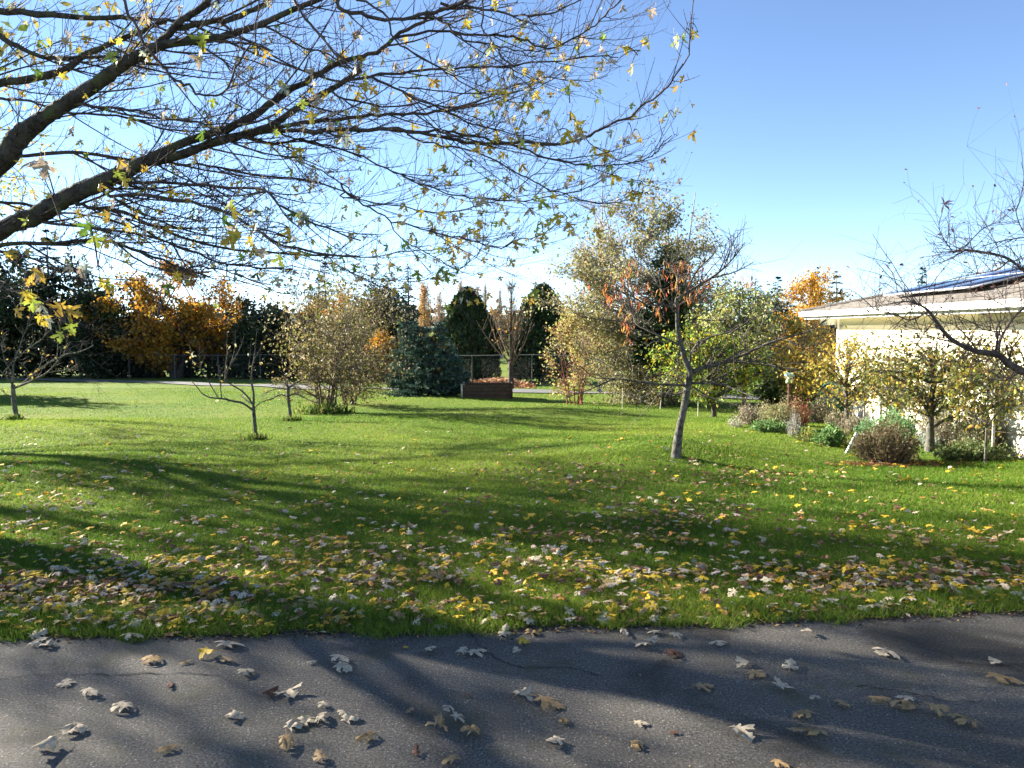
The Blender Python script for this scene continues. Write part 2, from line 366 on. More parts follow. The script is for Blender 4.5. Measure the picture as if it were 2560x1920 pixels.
for cpts in ([(2165, 1575), (2250, 1595), (2330, 1620), (2400, 1655), (2480, 1662), (2560, 1662)], [(2140, 1715), (2230, 1725), (2300, 1740), (2360, 1752), (2450, 1757)], [(-20, 1700), (120, 1688), (260, 1690), (420, 1684), (560, 1690)], [(1180, 1590), (1230, 1640), (1300, 1668), (1420, 1672), (1500, 1690)]):
    cp = smooth_path([flat0(*q) for q in cpts], 26) + crk.normal(size=(26, 2)) * .008
    V, Fq = ribbon(cp, np.abs(crk.normal(size=26)) * .0022 + .0015, lambda q: np.full(len(q), .004))
    MB().add(V, Fq).build('crack', M_CRACK, road)
verge = MB().add([(-60, -40, -.05), (60, -40, -.05), (60, -3.25, .03), (-60, -3.25, .03)], [[0, 1, 2, 3]]).build('far_side_verge', M_TURF); verge['kind'] = 'structure'
pa = [G(316, 950), G(443, 956.5), G(666, 963), G(1000, 972), G(1300, 978.5)]
pa = np.array([q[:2] for q in pa]); d0 = pa[1] - pa[-1]; d0 /= np.linalg.norm(d0)
ctr = smooth_path(np.vstack([pa[1] + d0 * 45, pa[1] + d0 * 8, pa[2], pa[3], pa[-1], pa[-1] - d0 * 12, pa[-1] - d0 * 50]), 60)
V, Fq = ribbon(ctr, np.full(60, .9), lambda q: gz(q[:, 0], q[:, 1]) + .03)
path = MB().add(V, Fq).build('asphalt_path', M_PATH); path['kind'] = 'structure'
PATH_DIR = -d0; PATH_N = np.array([-PATH_DIR[1], PATH_DIR[0]]);  PATH_N = PATH_N if PATH_N[1] > 0 else -PATH_N
def along(px, off):          # a point on the line parallel to the path, off metres beyond it, seen at px
    u = (px - CX) / F_PX; q = pa[2] + PATH_N * off
    s = (u * q[1] - q[0]) / (PATH_DIR[0] - u * PATH_DIR[1]); r_ = q + PATH_DIR * s
    return np.array([r_[0], r_[1], float(gz(*r_))])
hx = np.linspace(-1500, 1500, 120); hz = 26 + 9 * np.sin(hx * .0031 + 2) + 5 * np.sin(hx * .011)
hz = np.where(np.abs(hx) > 1450, 3, hz)
V = np.concatenate([np.stack([hx, np.full_like(hx, 1250), np.full_like(hx, -2)], -1), np.stack([hx, np.full_like(hx, 1400), hz * .8], -1), np.stack([hx, np.full_like(hx, 1560), hz], -1), np.stack([hx, np.full_like(hx, 1750), np.full_like(hx, -2)], -1)])
k = 120; Fq = np.concatenate([[[r_ * k + a, r_ * k + a + 1, (r_ + 1) * k + a + 1, (r_ + 1) * k + a] for a in range(k - 1)] for r_ in range(3)])
hill = MB().add(V, Fq).build('wooded_hill', M_HILL, smooth=True); hill['kind'] = 'structure'

# ------------------------------------------------------------------ grass blades
def patchy(x, y):
    return (np.sin(.55 * x + 1.3 * np.sin(.4 * y)) * np.sin(.47 * y + .8 * np.sin(.6 * x)) + .5 * np.sin(1.7 * x + 2 * y) * np.sin(1.1 * y - .9 * x)) / 1.5
def blades(y0, y1, n, h, wd, seed, edge_rel=False, mar=1.08):
    r = np.random.default_rng(seed); yy = r.uniform(y0, y1, n) if not edge_rel else None
    if edge_rel:
        x = r.uniform(-5.5, 5.5, n); y = edge(x) + y0 + (y1 - y0) * r.random(n) + (0.05 * np.sin(x * 7.1) * np.sin(x * 2.3 + 1) + 0.025 * np.sin(x * 19) + .03 * np.sin(x * 3.3)) * (y0 < .1)
        y = np.where(r.random(n) < .35, np.maximum(y, edge(x)), y)
    else:
        yy = np.sqrt(r.uniform(y0 ** 2, y1 ** 2, n)); x = yy * r.uniform(-.70, .70, n) * mar; y = yy
        k = y > edge(x) + .0; x, y = x[k], y[k]
    n = len(x); z = gz(x, y) - .008
    a = r.uniform(0, 2 * np.pi, n); hh = h * r.uniform(.55, 1.25, n); ww = wd * r.uniform(.6, 1.3, n)
    lean = hh[:, None] * r.normal(size=(n, 2)) * .55
    B = np.stack([x, y, z], -1); S = np.stack([np.cos(a), np.sin(a), np.zeros(n)], -1) * ww[:, None] / 2
    Tp = B + np.column_stack([lean, hh])
    q = np.clip(patchy(x, y) * .6 + .40 + .22 * sstep(1, -5, x) * sstep(9, 11.5, y) * (1 - sstep(15, 19, y)) + r.normal(size=n) * .22, 0, 1)[:, None]
    c = (1 - q) * np.array([.075, .165, .014]) + q * np.array([.215, .285, .035])
    dry = r.random(n) < .06; c[dry] = np.array([.32, .27, .11])
    c *= (1 + r.normal(size=(n, 1)) * .15); c = np.clip(c, .01, 1)
    V = np.stack([B - S, B + S, Tp], 1).reshape(-1, 3)
    return V, np.arange(3 * n).reshape(-1, 3), np.repeat(c, 3, axis=0)
gmb = MB()
for args in ((-.035, .28, 46000, .066, .0048, 1, True), (.25, 1.1, 62000, .042, .005, 2, True), (4.6, 7.2, 165000, .034, .006, 3), (7.2, 11, 130000, .036, .0095, 4), (11, 18, 130000, .030, .015, 5), (18, 33, 110000, .026, .024, 6)):
    gmb.add(*blades(*args))
grass = gmb.build('lawn_grass', M_GRASS); tag(grass, 'short mown green lawn grass with taller blades along the asphalt', 'grass', kind='stuff')

# ------------------------------------------------------------------ fallen leaves
PALE, TAN, YEL, BRN, ORA = (.56, .46, .32), (.42, .27, .12), (.62, .40, .03), (.17, .08, .045), (.50, .22, .04)
LEAFCOL = {'pale buff': PALE, 'tan': TAN, 'yellow': YEL, 'brown': BRN}
LM = {k: leafmat('fallen_leaf_' + k.replace(' ', '_'), .15, .7, False, c) for k, c in LEAFCOL.items()}
LMESH = {(k, v): mesh_np('fallen_leaf', T_GROUND[v][0], T_GROUND[v][1], None, LM[k]) for k in LEAFCOL for v in range(NG)}
def put_leaf(x, y, z, size, rz, colname, var, tilt, label, group):
    o = bpy.data.objects.new('fallen_leaf', LMESH[(colname, var)]); C.objects.link(o)
    Mt = Euler((tilt[0], tilt[1], rz)).to_matrix(); low = (T_GROUND[var][0] @ np.array(Mt).T)[:, 2].min() * size * .85
    o.location = (x, y, z + .002 - low); sv = lr.uniform(.7, 1.15, 3); o.scale = (size * sv[0], size * sv[1], size * sv[2]); o.rotation_euler = (tilt[0], tilt[1], rz)
    tag(o, label, 'leaf', group); return o
# leaves on the asphalt, at their pixels in the photograph: x, y, size in px, colour, heading
RL = [(95, 1596, 50, 'p'), (95, 1612, 40, 'p'), (120, 1618, 36, 'p'), (330, 1600, 55, 'p'), (430, 1590, 50, 'b'), (380, 1656, 52, 't'), (520, 1642, 55, 'y'), (565, 1655, 42, 't'),
      (572, 1618, 70, 'p'), (612, 1687, 52, 'p'), (465, 1659, 24, 't'), (166, 1712, 34, 'p'), (425, 1716, 30, 'b'), (225, 1738, 52, 'p'), (305, 1775, 58, 'p'), (183, 1830, 62, 'p'),
      (115, 1878, 85, 'p'), (420, 1878, 46, 't'), (585, 1796, 44, 'p'), (672, 1738, 52, 'b'), (722, 1740, 62, 'p'), (808, 1768, 46, 'p'), (735, 1818, 55, 'p'), (768, 1806, 50, 'p'), (805, 1802, 46, 'p'),
      (855, 1788, 36, 'p'), (875, 1800, 52, 'p'), (850, 1655, 52, 'p'), (858, 1675, 46, 'p'), (777, 1660, 34, 'p'), (715, 1866, 66, 't'), (800, 1900, 46, 't'), (915, 1850, 55, 't'), (1040, 1885, 36, 'b'),
      (1075, 1625, 34, 'p'), (1155, 1632, 48, 'p'), (1190, 1636, 52, 'p'), (1293, 1632, 34, 'p'), (1310, 1612, 40, 'y'), (1015, 1620, 16, 'y'), (1026, 1780, 30, 't'), (1168, 1742, 22, 'b'), (1120, 1775, 40, 'p'), (1145, 1800, 52, 'p'),
      (1090, 1830, 92, 't'), (1175, 1838, 90, 't'), (1305, 1745, 60, 'p'), (1370, 1765, 78, 't'), (1410, 1808, 44, 't'), (1385, 1862, 58, 'p'), (1600, 1812, 34, 'p'), (1592, 1868, 46, 't'), (1128, 1908, 60, 't'),
      (1635, 1585, 42, 'p'), (1605, 1618, 50, 'p'), (1628, 1608, 44, 'p'), (1690, 1593, 44, 'p'), (1682, 1640, 52, 'b'), (1795, 1612, 44, 'p'), (2022, 1588, 36, 'p'), (1857, 1663, 50, 'p'), (1890, 1690, 55, 't'), (1975, 1673, 60, 'p'), (1885, 1632, 16, 't'),
      (1758, 1723, 52, 't'), (1960, 1725, 56, 'p'), (2038, 1752, 34, 'p'), (2105, 1766, 40, 't'), (1685, 1835, 22, 'b'), (1855, 1838, 66, 'p'), (2010, 1795, 66, 't'), (2025, 1838, 75, 't'), (2195, 1754, 46, 't'), (2215, 1637, 66, 'p'),
      (2260, 1770, 72, 't'), (2265, 1750, 44, 'p'), (2335, 1785, 66, 't'), (2410, 1812, 62, 't'), (2490, 1660, 38, 'p'), (2505, 1704, 62, 't'), (1950, 1915, 40, 't'), (1100, 1572, 60, 'p'), (1260, 1588, 50, 'p'), (1330, 1585, 46, 't'), (1560, 1585, 44, 'p')]
NAMES = {'p': 'pale buff', 't': 'tan', 'y': 'yellow', 'b': 'brown'}
ORD = ['leftmost', 'second', 'third', 'fourth', 'fifth', 'sixth', 'seventh', 'eighth', 'ninth', 'tenth', 'eleventh', 'twelfth', 'thirteenth', 'fourteenth', 'fifteenth', 'sixteenth', 'seventeenth', 'eighteenth', 'nineteenth', 'twentieth',
       'twenty-first', 'twenty-second', 'twenty-third', 'twenty-fourth', 'twenty-fifth', 'twenty-sixth', 'twenty-seventh', 'twenty-eighth', 'twenty-ninth', 'thirtieth']
lr = np.random.default_rng(11)
bands = {'by the lawn': [], 'halfway across it': [], 'along the picture bottom': []}
for q in RL: bands['by the lawn' if q[1] < 1650 else 'halfway across it' if q[1] < 1790 else 'along the picture bottom'].append(q)
for where, L in bands.items():
    cnt = {}
    for q in sorted(L):
        cn = NAMES[q[3]]; k = cnt.get(cn, 0); cnt[cn] = k + 1
        x, y = flat0(q[0], q[1]); dist = math.hypot(math.hypot(x, y), EYE)
        size = q[2] * dist / F_PX * 1.0
        lab = '%s %s maple leaf%s on the asphalt %s' % (ORD[k], cn, '' if k == 0 else ' from the left', where)
        put_leaf(x, y, .0, min(size, .15), lr.uniform(0, 6.28), cn, int(lr.integers(NG)), lr.normal(size=2) * .12, lab, 'maple leaves lying on the asphalt')
# leaves on the lawn: weighted in the picture, from the road edge to the middle of the lawn
def lawn_weight(px, py):
    d = (py - 1100) / 450
    wv = .14 + .16 * np.clip(d, 0, 1.05) ** .8 + .14 * np.clip((900 - px) / 900, 0, 1) * np.clip(d * 2, 0, 1)
    for (cx, cy, sx, sy, a) in ((250, 1470, 420, 55, .7), (900, 1370, 300, 22, .8), (950, 1440, 420, 30, .9), (1650, 1440, 260, 30, .9), (2250, 1445, 300, 25, 1.1), (1350, 1180, 120, 14, .9), (1710, 1295, 110, 16, 1.2),
                               (1900, 1195, 70, 14, .7), (1500, 1350, 250, 18, .5), (700, 1420, 240, 20, .8), (150, 1545, 300, 25, .5), (1500, 1555, 600, 20, .45), (300, 1200, 420, 45, .30), (1450, 1260, 300, 18, .4), (2350, 1475, 250, 20, .6)):
        wv = wv + a * .55 * np.exp(-((px - cx) / sx) ** 2 - ((py - cy) / sy) ** 2)
    return wv
n = 60000; px = lr.uniform(-900, 3460, n); py = lr.uniform(1075, 1592, n)
clump = .55 + .8 * (np.sin(px * .021 + 3 * np.sin(py * .013)) * np.sin(py * .06 + 2 * np.sin(px * .009)))
keep = lr.random(n) < np.clip(lawn_weight(px, py) * np.clip(clump, .3, 1.2), 0, 1) * .46
px, py = px[keep], py[keep]
q = Gv(px, py); pts = np.column_stack([px, py, q])[q[:, 1] > edge(q[:, 0]) + .03]
size = lr.uniform(.042, .09, len(pts)); key = size / pts[:, 3]
vis = (pts[:, 0] > 5) & (pts[:, 0] < 2555)
near = np.where(vis)[0][np.argsort(-key[vis])][:300 - len(RL)]
isn = np.zeros(len(pts), bool); isn[near] = True
cnames = lr.choice(['pale buff', 'tan', 'yellow', 'brown'], len(pts), p=[.28, .20, .34, .18])
for i in near:
    side = 'left' if pts[i, 0] < 853 else 'middle' if pts[i, 0] < 1706 else 'right'
    put_leaf(*pts[i, 2:5], size[i], lr.uniform(0, 6.28), cnames[i], int(lr.integers(NG)), lr.normal(size=2) * .3,
             '%s fallen maple leaf on the lawn strip nearest the asphalt, %s third' % (cnames[i], side), '%s maple leaves on the near lawn strip, %s third' % (cnames[i], side)).location.z += .012
mb = MB(); sel = np.where(~isn)[0]
cs = pal(lr, len(sel), [(.30, PALE), (.18, TAN), (.32, YEL), (.15, BRN), (.05, ORA)], .15)
var = lr.integers(0, NG, len(sel))
for v in range(NG):
    s = var == v; ii = sel[s]; k = len(ii)
    a = lr.uniform(0, 6.28, k); ax = np.stack([np.cos(a), np.sin(a), lr.normal(size=k) * .15], -1); nn = np.column_stack([lr.normal(size=(k, 2)) * .3, np.ones(k)])
    leafs(T_GROUND[v], pts[ii, 2:5] + np.column_stack([np.zeros((k, 2)), .018 + .02 * lr.random(k)]), ax, nn, size[ii], cs[s], mb)
# small bits and crumbled leaves between
k = 11000; sel = lr.integers(0, len(pts), k); q = pts[sel, 2:5] + np.column_stack([lr.normal(size=(k, 2)) * .16, np.zeros(k)]); q[:, 2] = gz(q[:, 0], q[:, 1]) + .012
ok = q[:, 1] > edge(q[:, 0]) - .03; q = q[ok]; k = len(q); a = lr.uniform(0, 6.28, k)
leafs(T_DIA, q, np.stack([np.cos(a), np.sin(a), lr.normal(size=k) * .2], -1), np.column_stack([lr.normal(size=(k, 2)) * .35, np.ones(k)]), lr.uniform(.02, .05, k), pal(lr, k, [(.3, TAN), (.45, BRN), (.15, YEL), (.1, PALE)]), mb)
for (cx, cy, sx, sy) in ((1350, 1178, 120, 13), (1500, 1205, 70, 14), (1710, 1292, 110, 15), (2230, 1442, 190, 18), (1885, 1195, 80, 13), (300, 1480, 260, 26), (1450, 1340, 120, 12)):      # brown drifts of crumpled leaves
    k = 170; q = Gv(lr.normal(cx, sx * .95, k) + 30 * lr.standard_cauchy(k).clip(-4, 4), lr.normal(cy, sy * 1.0, k)); q[:, 2] += .012 + .025 * lr.random(k); a = lr.uniform(0, 6.28, k)
    leafs(T_OVAL, q, np.stack([np.cos(a), np.sin(a), lr.normal(size=k) * .35], -1), np.column_stack([lr.normal(size=(k, 2)) * .5, np.ones(k)]), lr.uniform(.035, .075, k), pal(lr, k, [(.35, BRN), (.3, (.26, .15, .08)), (.35, TAN)]), mb)
k = 5200; x = lr.uniform(-5, 5, k); y = edge(x) + lr.normal(size=k) * .05 + .015; a = lr.uniform(0, 6.28, k)      # crumbs and soil trapped along the asphalt edge
leafs(T_DIA, np.stack([x, y, np.full(k, .004) + .03 * sstep(0, .1, y - edge(x))], -1), np.stack([np.cos(a), np.sin(a), lr.normal(size=k) * .2], -1), np.column_stack([lr.normal(size=(k, 2)) * .35, np.ones(k)]), lr.uniform(.008, .034, k), pal(lr, k, [(.55, (.045, .032, .02)), (.2, BRN), (.15, TAN), (.1, YEL)]), mb)
k = 900; x = lr.uniform(-3, 3, k); y = lr.uniform(2.4, 4, k); a = lr.uniform(0, 6.28, k); ok = y < edge(x); x, y, a = x[ok], y[ok], a[ok]; k = len(x)
leafs(T_DIA, np.stack([x, y, np.full(k, .003)], -1), np.stack([np.cos(a), np.sin(a), np.zeros(k)], -1), np.column_stack([lr.normal(size=(k, 2)) * .2, np.ones(k)]), lr.uniform(.004, .014, k), pal(lr, k, [(.4, BRN), (.3, TAN), (.3, (.05, .045, .03))]), mb)
litter = mb.build('leaf_litter', M_LITTER); tag(litter, 'fallen maple leaves scattered and drifted over the lawn behind the nearest ones', 'leaf litter', kind='stuff')

# ------------------------------------------------------------------ generic trees
def crown_tree(r, base, top, center, radii, n_limb, n_twig, trunk_r, stems=1, stem_spread=.1, sag=.0, shell=.55, twig_len=.3, lean=None):
    base, center, radii = np.array(base, float), np.array(center, float), np.array(radii, float)
    thick, limbs = [], []
    trunks = []
    for s in range(stems):
        a = r.uniform(0, 6.28); sp = stem_spread * r.uniform(.4, 1)
        b0 = base + (np.array([math.cos(a), math.sin(a), 0]) * sp * .35 if stems > 1 else 0)
        tp = center + np.array([math.cos(a) * radii[0] * (.55 if stems > 1 else .05), math.sin(a) * radii[1] * (.55 if stems > 1 else .05), radii[2] * (top + (r.uniform(-.25, .15) if stems > 1 else 0))])
        mid = b0 * .55 + tp * .45 + r.normal(size=3) * (.05, .05, 0) * radii; mid[:2] = mid[:2] * .5 + (b0[:2] * .7 + tp[:2] * .3) * .5
        P = smooth_path([b0 - (0, 0, .08), b0 * .75 + mid * .25 + r.normal(size=3) * .02, mid, tp], 10)
        R = trunk_r * np.linspace(1, .12, 10) ** .85; R[0] *= 1.25
        thick.append((P, R)); trunks.append((P, R))
    for i in range(n_limb):
        d = rdir(r, 1)[0]; rr = shell + (1 - shell) * r.random() ** .6
        tg = center + d * radii * rr
        P0, R0 = trunks[r.integers(len(trunks))]
        hd = np.linalg.norm(tg[:2] - P0[:, :2], axis=1)
        cand = np.where(P0[:, 2] < tg[2] - .25 * hd + .1 * radii[2])[0]; cand = cand[cand >= 3]
        i0 = cand[-1] if len(cand) else 3
        i0 = max(3, i0 - r.integers(0, 2)); a_ = P0[i0]
        mid = (a_ + tg) / 2 + np.array([0, 0, .12 * np.linalg.norm(tg - a_)]) * (1 if sag == 0 else -sag) + r.normal(size=3) * .06 * radii
        P = bez(a_, mid, tg, 7); rr0 = min(R0[i0] * .7, .035 * np.linalg.norm(tg - a_) + .004)
        limbs.append((P, rr0 * np.linspace(1, .2, 7)))
    LP = np.stack([a[0] for a in limbs]); LR = np.stack([a[1] for a in limbs]); wgt = r.gamma(1.6, 1, n_limb); wgt /= wgt.sum()
    li = r.choice(n_limb, n_twig, p=wgt * .6 + .4 / n_limb); f = r.uniform(2, 5.99, n_twig); fi = f.astype(int); ff = (f - fi)[:, None]
    A = LP[li, fi] * (1 - ff) + LP[li, fi + 1] * ff
    out = norm((A - center) / radii) * .6 + norm(LP[li, 6] - LP[li, 0]) * .6 + rdir(r, n_twig) * .75 + np.array([0, 0, .15 - sag])
    L = twig_len * radii.mean() * r.uniform(.5, 1.2, n_twig)
    E = A + norm(out) * L[:, None]; Mi = (A + E) / 2 + rdir(r, n_twig) * L[:, None] * .15
    TP = bezn(A, Mi, E, 4); tr = np.minimum(LR[li, fi] * .6, .006 + L * .006)
    twigs = [(TP[k_], tr[k_] * np.array([1, .75, .5, .25])) for k_ in range(n_twig)]
    return thick, limbs, twigs, TP
def put_leaves(r, TP, n, size, palette, spread, tmpl, jit=.2, hang=.3, use=None, nup=.6):
    idx = r.integers(0, len(TP), n) if use is None else r.choice(len(TP), n, p=use)
    f = r.uniform(.6, 2.99, n); fi = f.astype(int); ff = (f - fi)[:, None]
    P = TP[idx, fi] * (1 - ff) + TP[idx, fi + 1] * ff + r.normal(size=(n, 3)) * spread
    ax = rdir(r, n) + np.array([0, 0, -hang]); nn = rdir(r, n) + np.array([0, 0, nup])
    return leafs(tmpl, P, ax, nn, size * r.uniform(.6, 1.3, n), pal(r, n, palette, jit))
def weights(r, k, sd=1.0):
    v = np.exp(r.normal(size=k) * sd); return v / v.sum()
def tree(name, label, cat, base, center, radii, n_limb, n_twig, n_leaf, leaf, palette, trunk_r, barkm, seed, group=None, tmpl=T_DIA, stems=1, stem_spread=.1, top=.6, sag=0, spread=None, hang=.3, clump=.8, twig_len=.3, leafm=None, twig_mat=None, shell=.55, jit=.2):
    r = np.random.default_rng(seed)
    thick, limbs, twigs, TP = crown_tree(r, base, top, center, radii, n_limb, n_twig, trunk_r, stems, stem_spread, sag, shell, twig_len)
    o = thing(name, label, cat, base, group)
    if stems == 1: tubes(thick, 8).build('trunk', barkm, o, True)
    else:
        for tk in thick: tubes([tk], 6).build('stem', barkm, o, True)
    mb = tubes(limbs, 5); mb = tubes(twigs, 3, mb); tag(mb.build('branches', twig_mat or barkm, o), kind='stuff')
    if n_leaf:
        mb = put_leaves(r, TP, n_leaf, leaf, palette, spread if spread is not None else leaf * 1.5, tmpl, jit, hang, weights(r, len(TP), clump))
        mb.build('crown', leafm or M_LEAF, o)
    return o
def conifer(name, label, base, h, rad, n_br, palette, seed, group=None, droop=.25, spray=.45, n_sp=16, prof=1.0, gap=.15, lowest=.08, up=0.0, leader=True, cat='tree'):
    r = np.random.default_rng(seed); base = np.array(base, float); o = thing(name, label, cat, base, group)
    tp = base + (r.normal() * .01 * h, r.normal() * .01 * h, h)
    P = smooth_path([base - (0, 0, .1), base * .5 + tp * .5 + r.normal(size=3) * .004 * h, tp], 8); R = np.linspace(.018 * h, .002 * h, 8) 
    tubes([(P, R)], 7).build('trunk', M_DARKBARK, o, True)
    t = lowest + (1 - lowest) * np.sort(r.random(n_br)) ** 1.0; t = np.minimum(t, .985)
    lev = np.round(t * 16) / 16 if gap > .3 else t; t = t * .35 + lev * .65 if gap > .3 else t
    ln = rad * (1 - t) ** prof * r.uniform(.62, 1.12, n_br) + .03 * rad
    a = r.uniform(0, 6.28, n_br); A = base + (tp - base) * t[:, None]
    d = np.stack([np.cos(a), np.sin(a), np.zeros(n_br)], -1)
    E = A + d * ln[:, None] + np.array([0, 0, 1]) * (ln * (up - droop * r.uniform(.5, 1.4, n_br) + .5 * t * droop))[:, None]
    Mi = (A + E) / 2 + np.array([0, 0, 1]) * (ln * .1)[:, None]
    BP = bezn(A, Mi, E, 4); tubes([(BP[k], .004 * h * .3 * np.array([1, .8, .5, .2])) for k in range(n_br)], 3).build('branches', M_DARKBARK, o)
    bi = np.repeat(np.arange(n_br), n_sp); k = len(bi); f = r.random(k) ** .8 * 2.99; fi = f.astype(int); ff = (f - fi)[:, None]
    Q = BP[bi, fi] * (1 - ff) + BP[bi, fi + 1] * ff
    side = np.where(r.random(k) < .5, 1, -1)[:, None] * np.cross(d[bi], [0, 0, 1.0])
    ax = d[bi] * r.uniform(.3, 1.2, (k, 1)) + side * r.uniform(.1, 1.0, (k, 1)) + np.array([0, 0, 1.0]) * r.normal(size=(k, 1)) * .3 + np.array([0, 0, up * .8 - .15])
    nn = np.array([0, 0, 1.0]) + r.normal(size=(k, 3)) * .5
    sz = spray * np.maximum(ln[bi] * .6, .12 * rad) * r.uniform(.6, 1.3, k)
    leafs(T_CROSS if n_sp > 20 else T_DIA, Q, ax, nn, sz, pal(r, k, palette, .22)).build('foliage', M_NEEDLE, o)
    return o

# ------------------------------------------------------------------ house
EX, EZ, WX, WY1, WY0 = 6.95, 1.98, 7.55, 17.6, 3.0
base_z = float(gz(WX, 12)) 
house = thing('house', 'single-storey cream sided house with low hipped roof and solar panels', 'house', (WX, WY1, float(gz(WX, WY1))))
zb = float(gz(WX, WY1)) - .25; zt = EZ + .06
MB().box((WX - .03, WY0, zb - .3), (16.4, WY1 - .06, float(gz(WX, 13)) + .16)).build('foundation', M_CONC, house)
MB().box((WX, WY0 + .05, zb), (16.3, WY1 - .1, zt)).build('wall', M_SIDING, house)
hb = (zt - (float(gz(WX, 13)) + .16)) / 9
for k in range(9):          # lap siding boards on the garden side and the far end
    z0 = float(gz(WX, 13)) + .16 + k * hb
    V = np.array([[WX - .004, WY0, z0 + hb], [WX - .034, WY0, z0], [WX - .034, WY1, z0], [WX - .004, WY1, z0 + hb], [WX, WY0, z0], [WX, WY1, z0], [WX, WY0, z0 + hb], [WX, WY1, z0 + hb]])
    MB().add(V, [[0, 1, 2, 3], [1, 4, 5, 2], [0, 3, 7, 6], [3, 2, 5, 7], [1, 0, 6, 4]]).build('siding_board', M_SIDING, house)
MB().box((WX - .045, WY1 - .09, zb + .1), (WX + .06, WY1 + .012, zt)).build('corner_trim', M_TRIM, house)
EY = WY1 + .55
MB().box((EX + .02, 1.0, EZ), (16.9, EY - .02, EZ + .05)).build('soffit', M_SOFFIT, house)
mb = MB().box((EX - .0, .9, EZ - .03), (EX + .03, EY, EZ + .15)); mb.box((EX + .03, EY - .03, EZ - .03), (16.9, EY, EZ + .15)); mb.build('fascia', M_TRIM, house)
mb = MB()
for (za, zb_, o_) in ((.0, .022, .10), (.022, .05, .095), (.05, .075, .105), (.075, .11, .115)):
    mb.box((EX - o_, .9, EZ + .03 + za), (EX - .002, EY + .06, EZ + .03 + zb_ + .003))
mb.build('gutter', M_TRIM, house)
TP_, RX = .24, 12.0; RZ = EZ + .15 + (RX - EX) * TP_; RY = EY - (RX - EX)
roof = MB()
def roofz(x): return EZ + .15 + (x - EX) * TP_
nco = 26
for k in range(nco):   # shingle courses, each with its own butt edge, on the garden slope and the far hip
    xa, xb = EX - .06 + k * (RX - EX + .06) / nco, EX - .06 + (k + 1) * (RX - EX + .06) / nco
    za, zb2 = roofz(xa) + .022, roofz(xb) + .006
    ya, yb = EY + .06 - (xa - EX + .06), EY + .06 - (xb - EX + .06)
    roof.add([[xa, .5, za], [xa, ya, za], [xb, yb, zb2], [xb, .5, zb2], [xa, .5, za - .03], [xa, ya, za - .03]], [[0, 3, 2, 1], [0, 1, 5, 4]])
    xm = 2 * RX - xa; xm2 = 2 * RX - xb
    roof.add([[xa, ya, za], [xm, ya, za], [xm2, yb, zb2], [xb, yb, zb2], [xa, ya, za - .03], [xm, ya, za - .03]], [[0, 3, 2, 1], [0, 1, 5, 4]])
    roof.add([[xm, .5, za], [xm, ya, za], [xm2, yb, zb2], [xm2, .5, zb2]], [[0, 1, 2, 3]])
rf = roof.build('roof', M_ROOF, house)
tubes([(np.array([[EX - .04, EY + .04, roofz(EX) + .015], [RX, RY, roofz(RX) + .02]]), np.array([.05, .05])), (np.array([[RX, RY, roofz(RX) + .02], [RX, .5, roofz(RX) + .02]]), np.array([.05, .05]))], 6).build('ridge_cap', M_ROOF, rf)
nrm_s = np.array([-TP_, 0, 1]) / math.hypot(TP_, 1); up_s = np.array([1, 0, TP_]) / math.hypot(TP_, 1)
for row, (x0, y0, cnt_) in enumerate(((7.55, 15.55, 3), (8.62, 14.6, 3), (9.70, 13.75, 3))):
    for k in range(cnt_ + (row > 0)):
        o_ = np.array([x0, y0 - k * 1.0 , roofz(x0) + .11]); a = o_; b_ = o_ + up_s * 1.04; wv = np.array([0, -.97, 0])
        def slab(g, h0, h1):
            q = [a + up_s * g + wv * (g / .97), a + wv - wv * (g / .97) + up_s * g, b_ + wv - wv * (g / .97) - up_s * g, b_ + wv * (g / .97) - up_s * g]
            V = [v + nrm_s * h0 for v in q] + [v + nrm_s * h1 for v in q]
            return MB().add(V, [[0, 3, 2, 1], [4, 5, 6, 7], [0, 1, 5, 4], [1, 2, 6, 5], [2, 3, 7, 6], [3, 0, 4, 7]])
        pn = slab(0, 0, .032).build('solar_panel', M_ALU, house)
        slab(.022, .033, .037).build('glass', M_PANEL, pn)
MB().box((WX - .30, WY1 + .02, EZ - .16), (WX + .0, WY1 + .36, EZ - .02)).build('eave_vent', M_TRIM, house)

# ------------------------------------------------------------------ background: fence, hedgerow, trees beyond the path
fc = thing('chain_link_fence', 'galvanised chain-link fence running along the far side of the path', 'fence', along(443, 4))
FH = 1.42; fpts = [along(px, 4.0) for px in (-150, -40, 90, 205, 322, 436, 545, 650, 760, 880, 1000, 1110, 1180, 1330, 1480, 1640, 1820)]
for q in fpts: tubes([(np.array([q, q + (0, 0, FH)]), np.array([.022, .022]))], 6).build('post', M_WIRE, fc)
tubes([(np.array([q + (0, 0, FH) for q in fpts]), np.full(len(fpts), .016))], 5).build('top_rail', M_WIRE, fc)
ln = np.linalg.norm(fpts[-1][:2] - fpts[0][:2]); dv = (fpts[-1] - fpts[0]) / ln; wires = []
for s in np.arange(0, ln - 1.4, .13):
    p0 = fpts[0] + dv * s; p0[2] = gz(p0[0], p0[1]); p1 = fpts[0] + dv * (s + 1.35); p1[2] = gz(p1[0], p1[1])
    wires += [(np.array([p0, p1 + (0, 0, FH)]), np.array([.0009, .0009])), (np.array([p0 + (0, 0, FH), p1]), np.array([.0009, .0009]))]
tag(tubes(wires, 3).build('wire_mesh', M_WIRE, fc), kind='stuff')

DK = [(.5, (.022, .035, .014)), (.3, (.035, .048, .018)), (.2, (.045, .05, .02))]
DKF = [(.5, (.02, .034, .018)), (.4, (.03, .045, .022)), (.1, (.05, .06, .025))]
ORP = [(.4, (.42, .20, .025)), (.3, (.50, .28, .03)), (.2, (.34, .13, .02)), (.1, (.25, .2, .03))]
hr = np.random.default_rng(21)
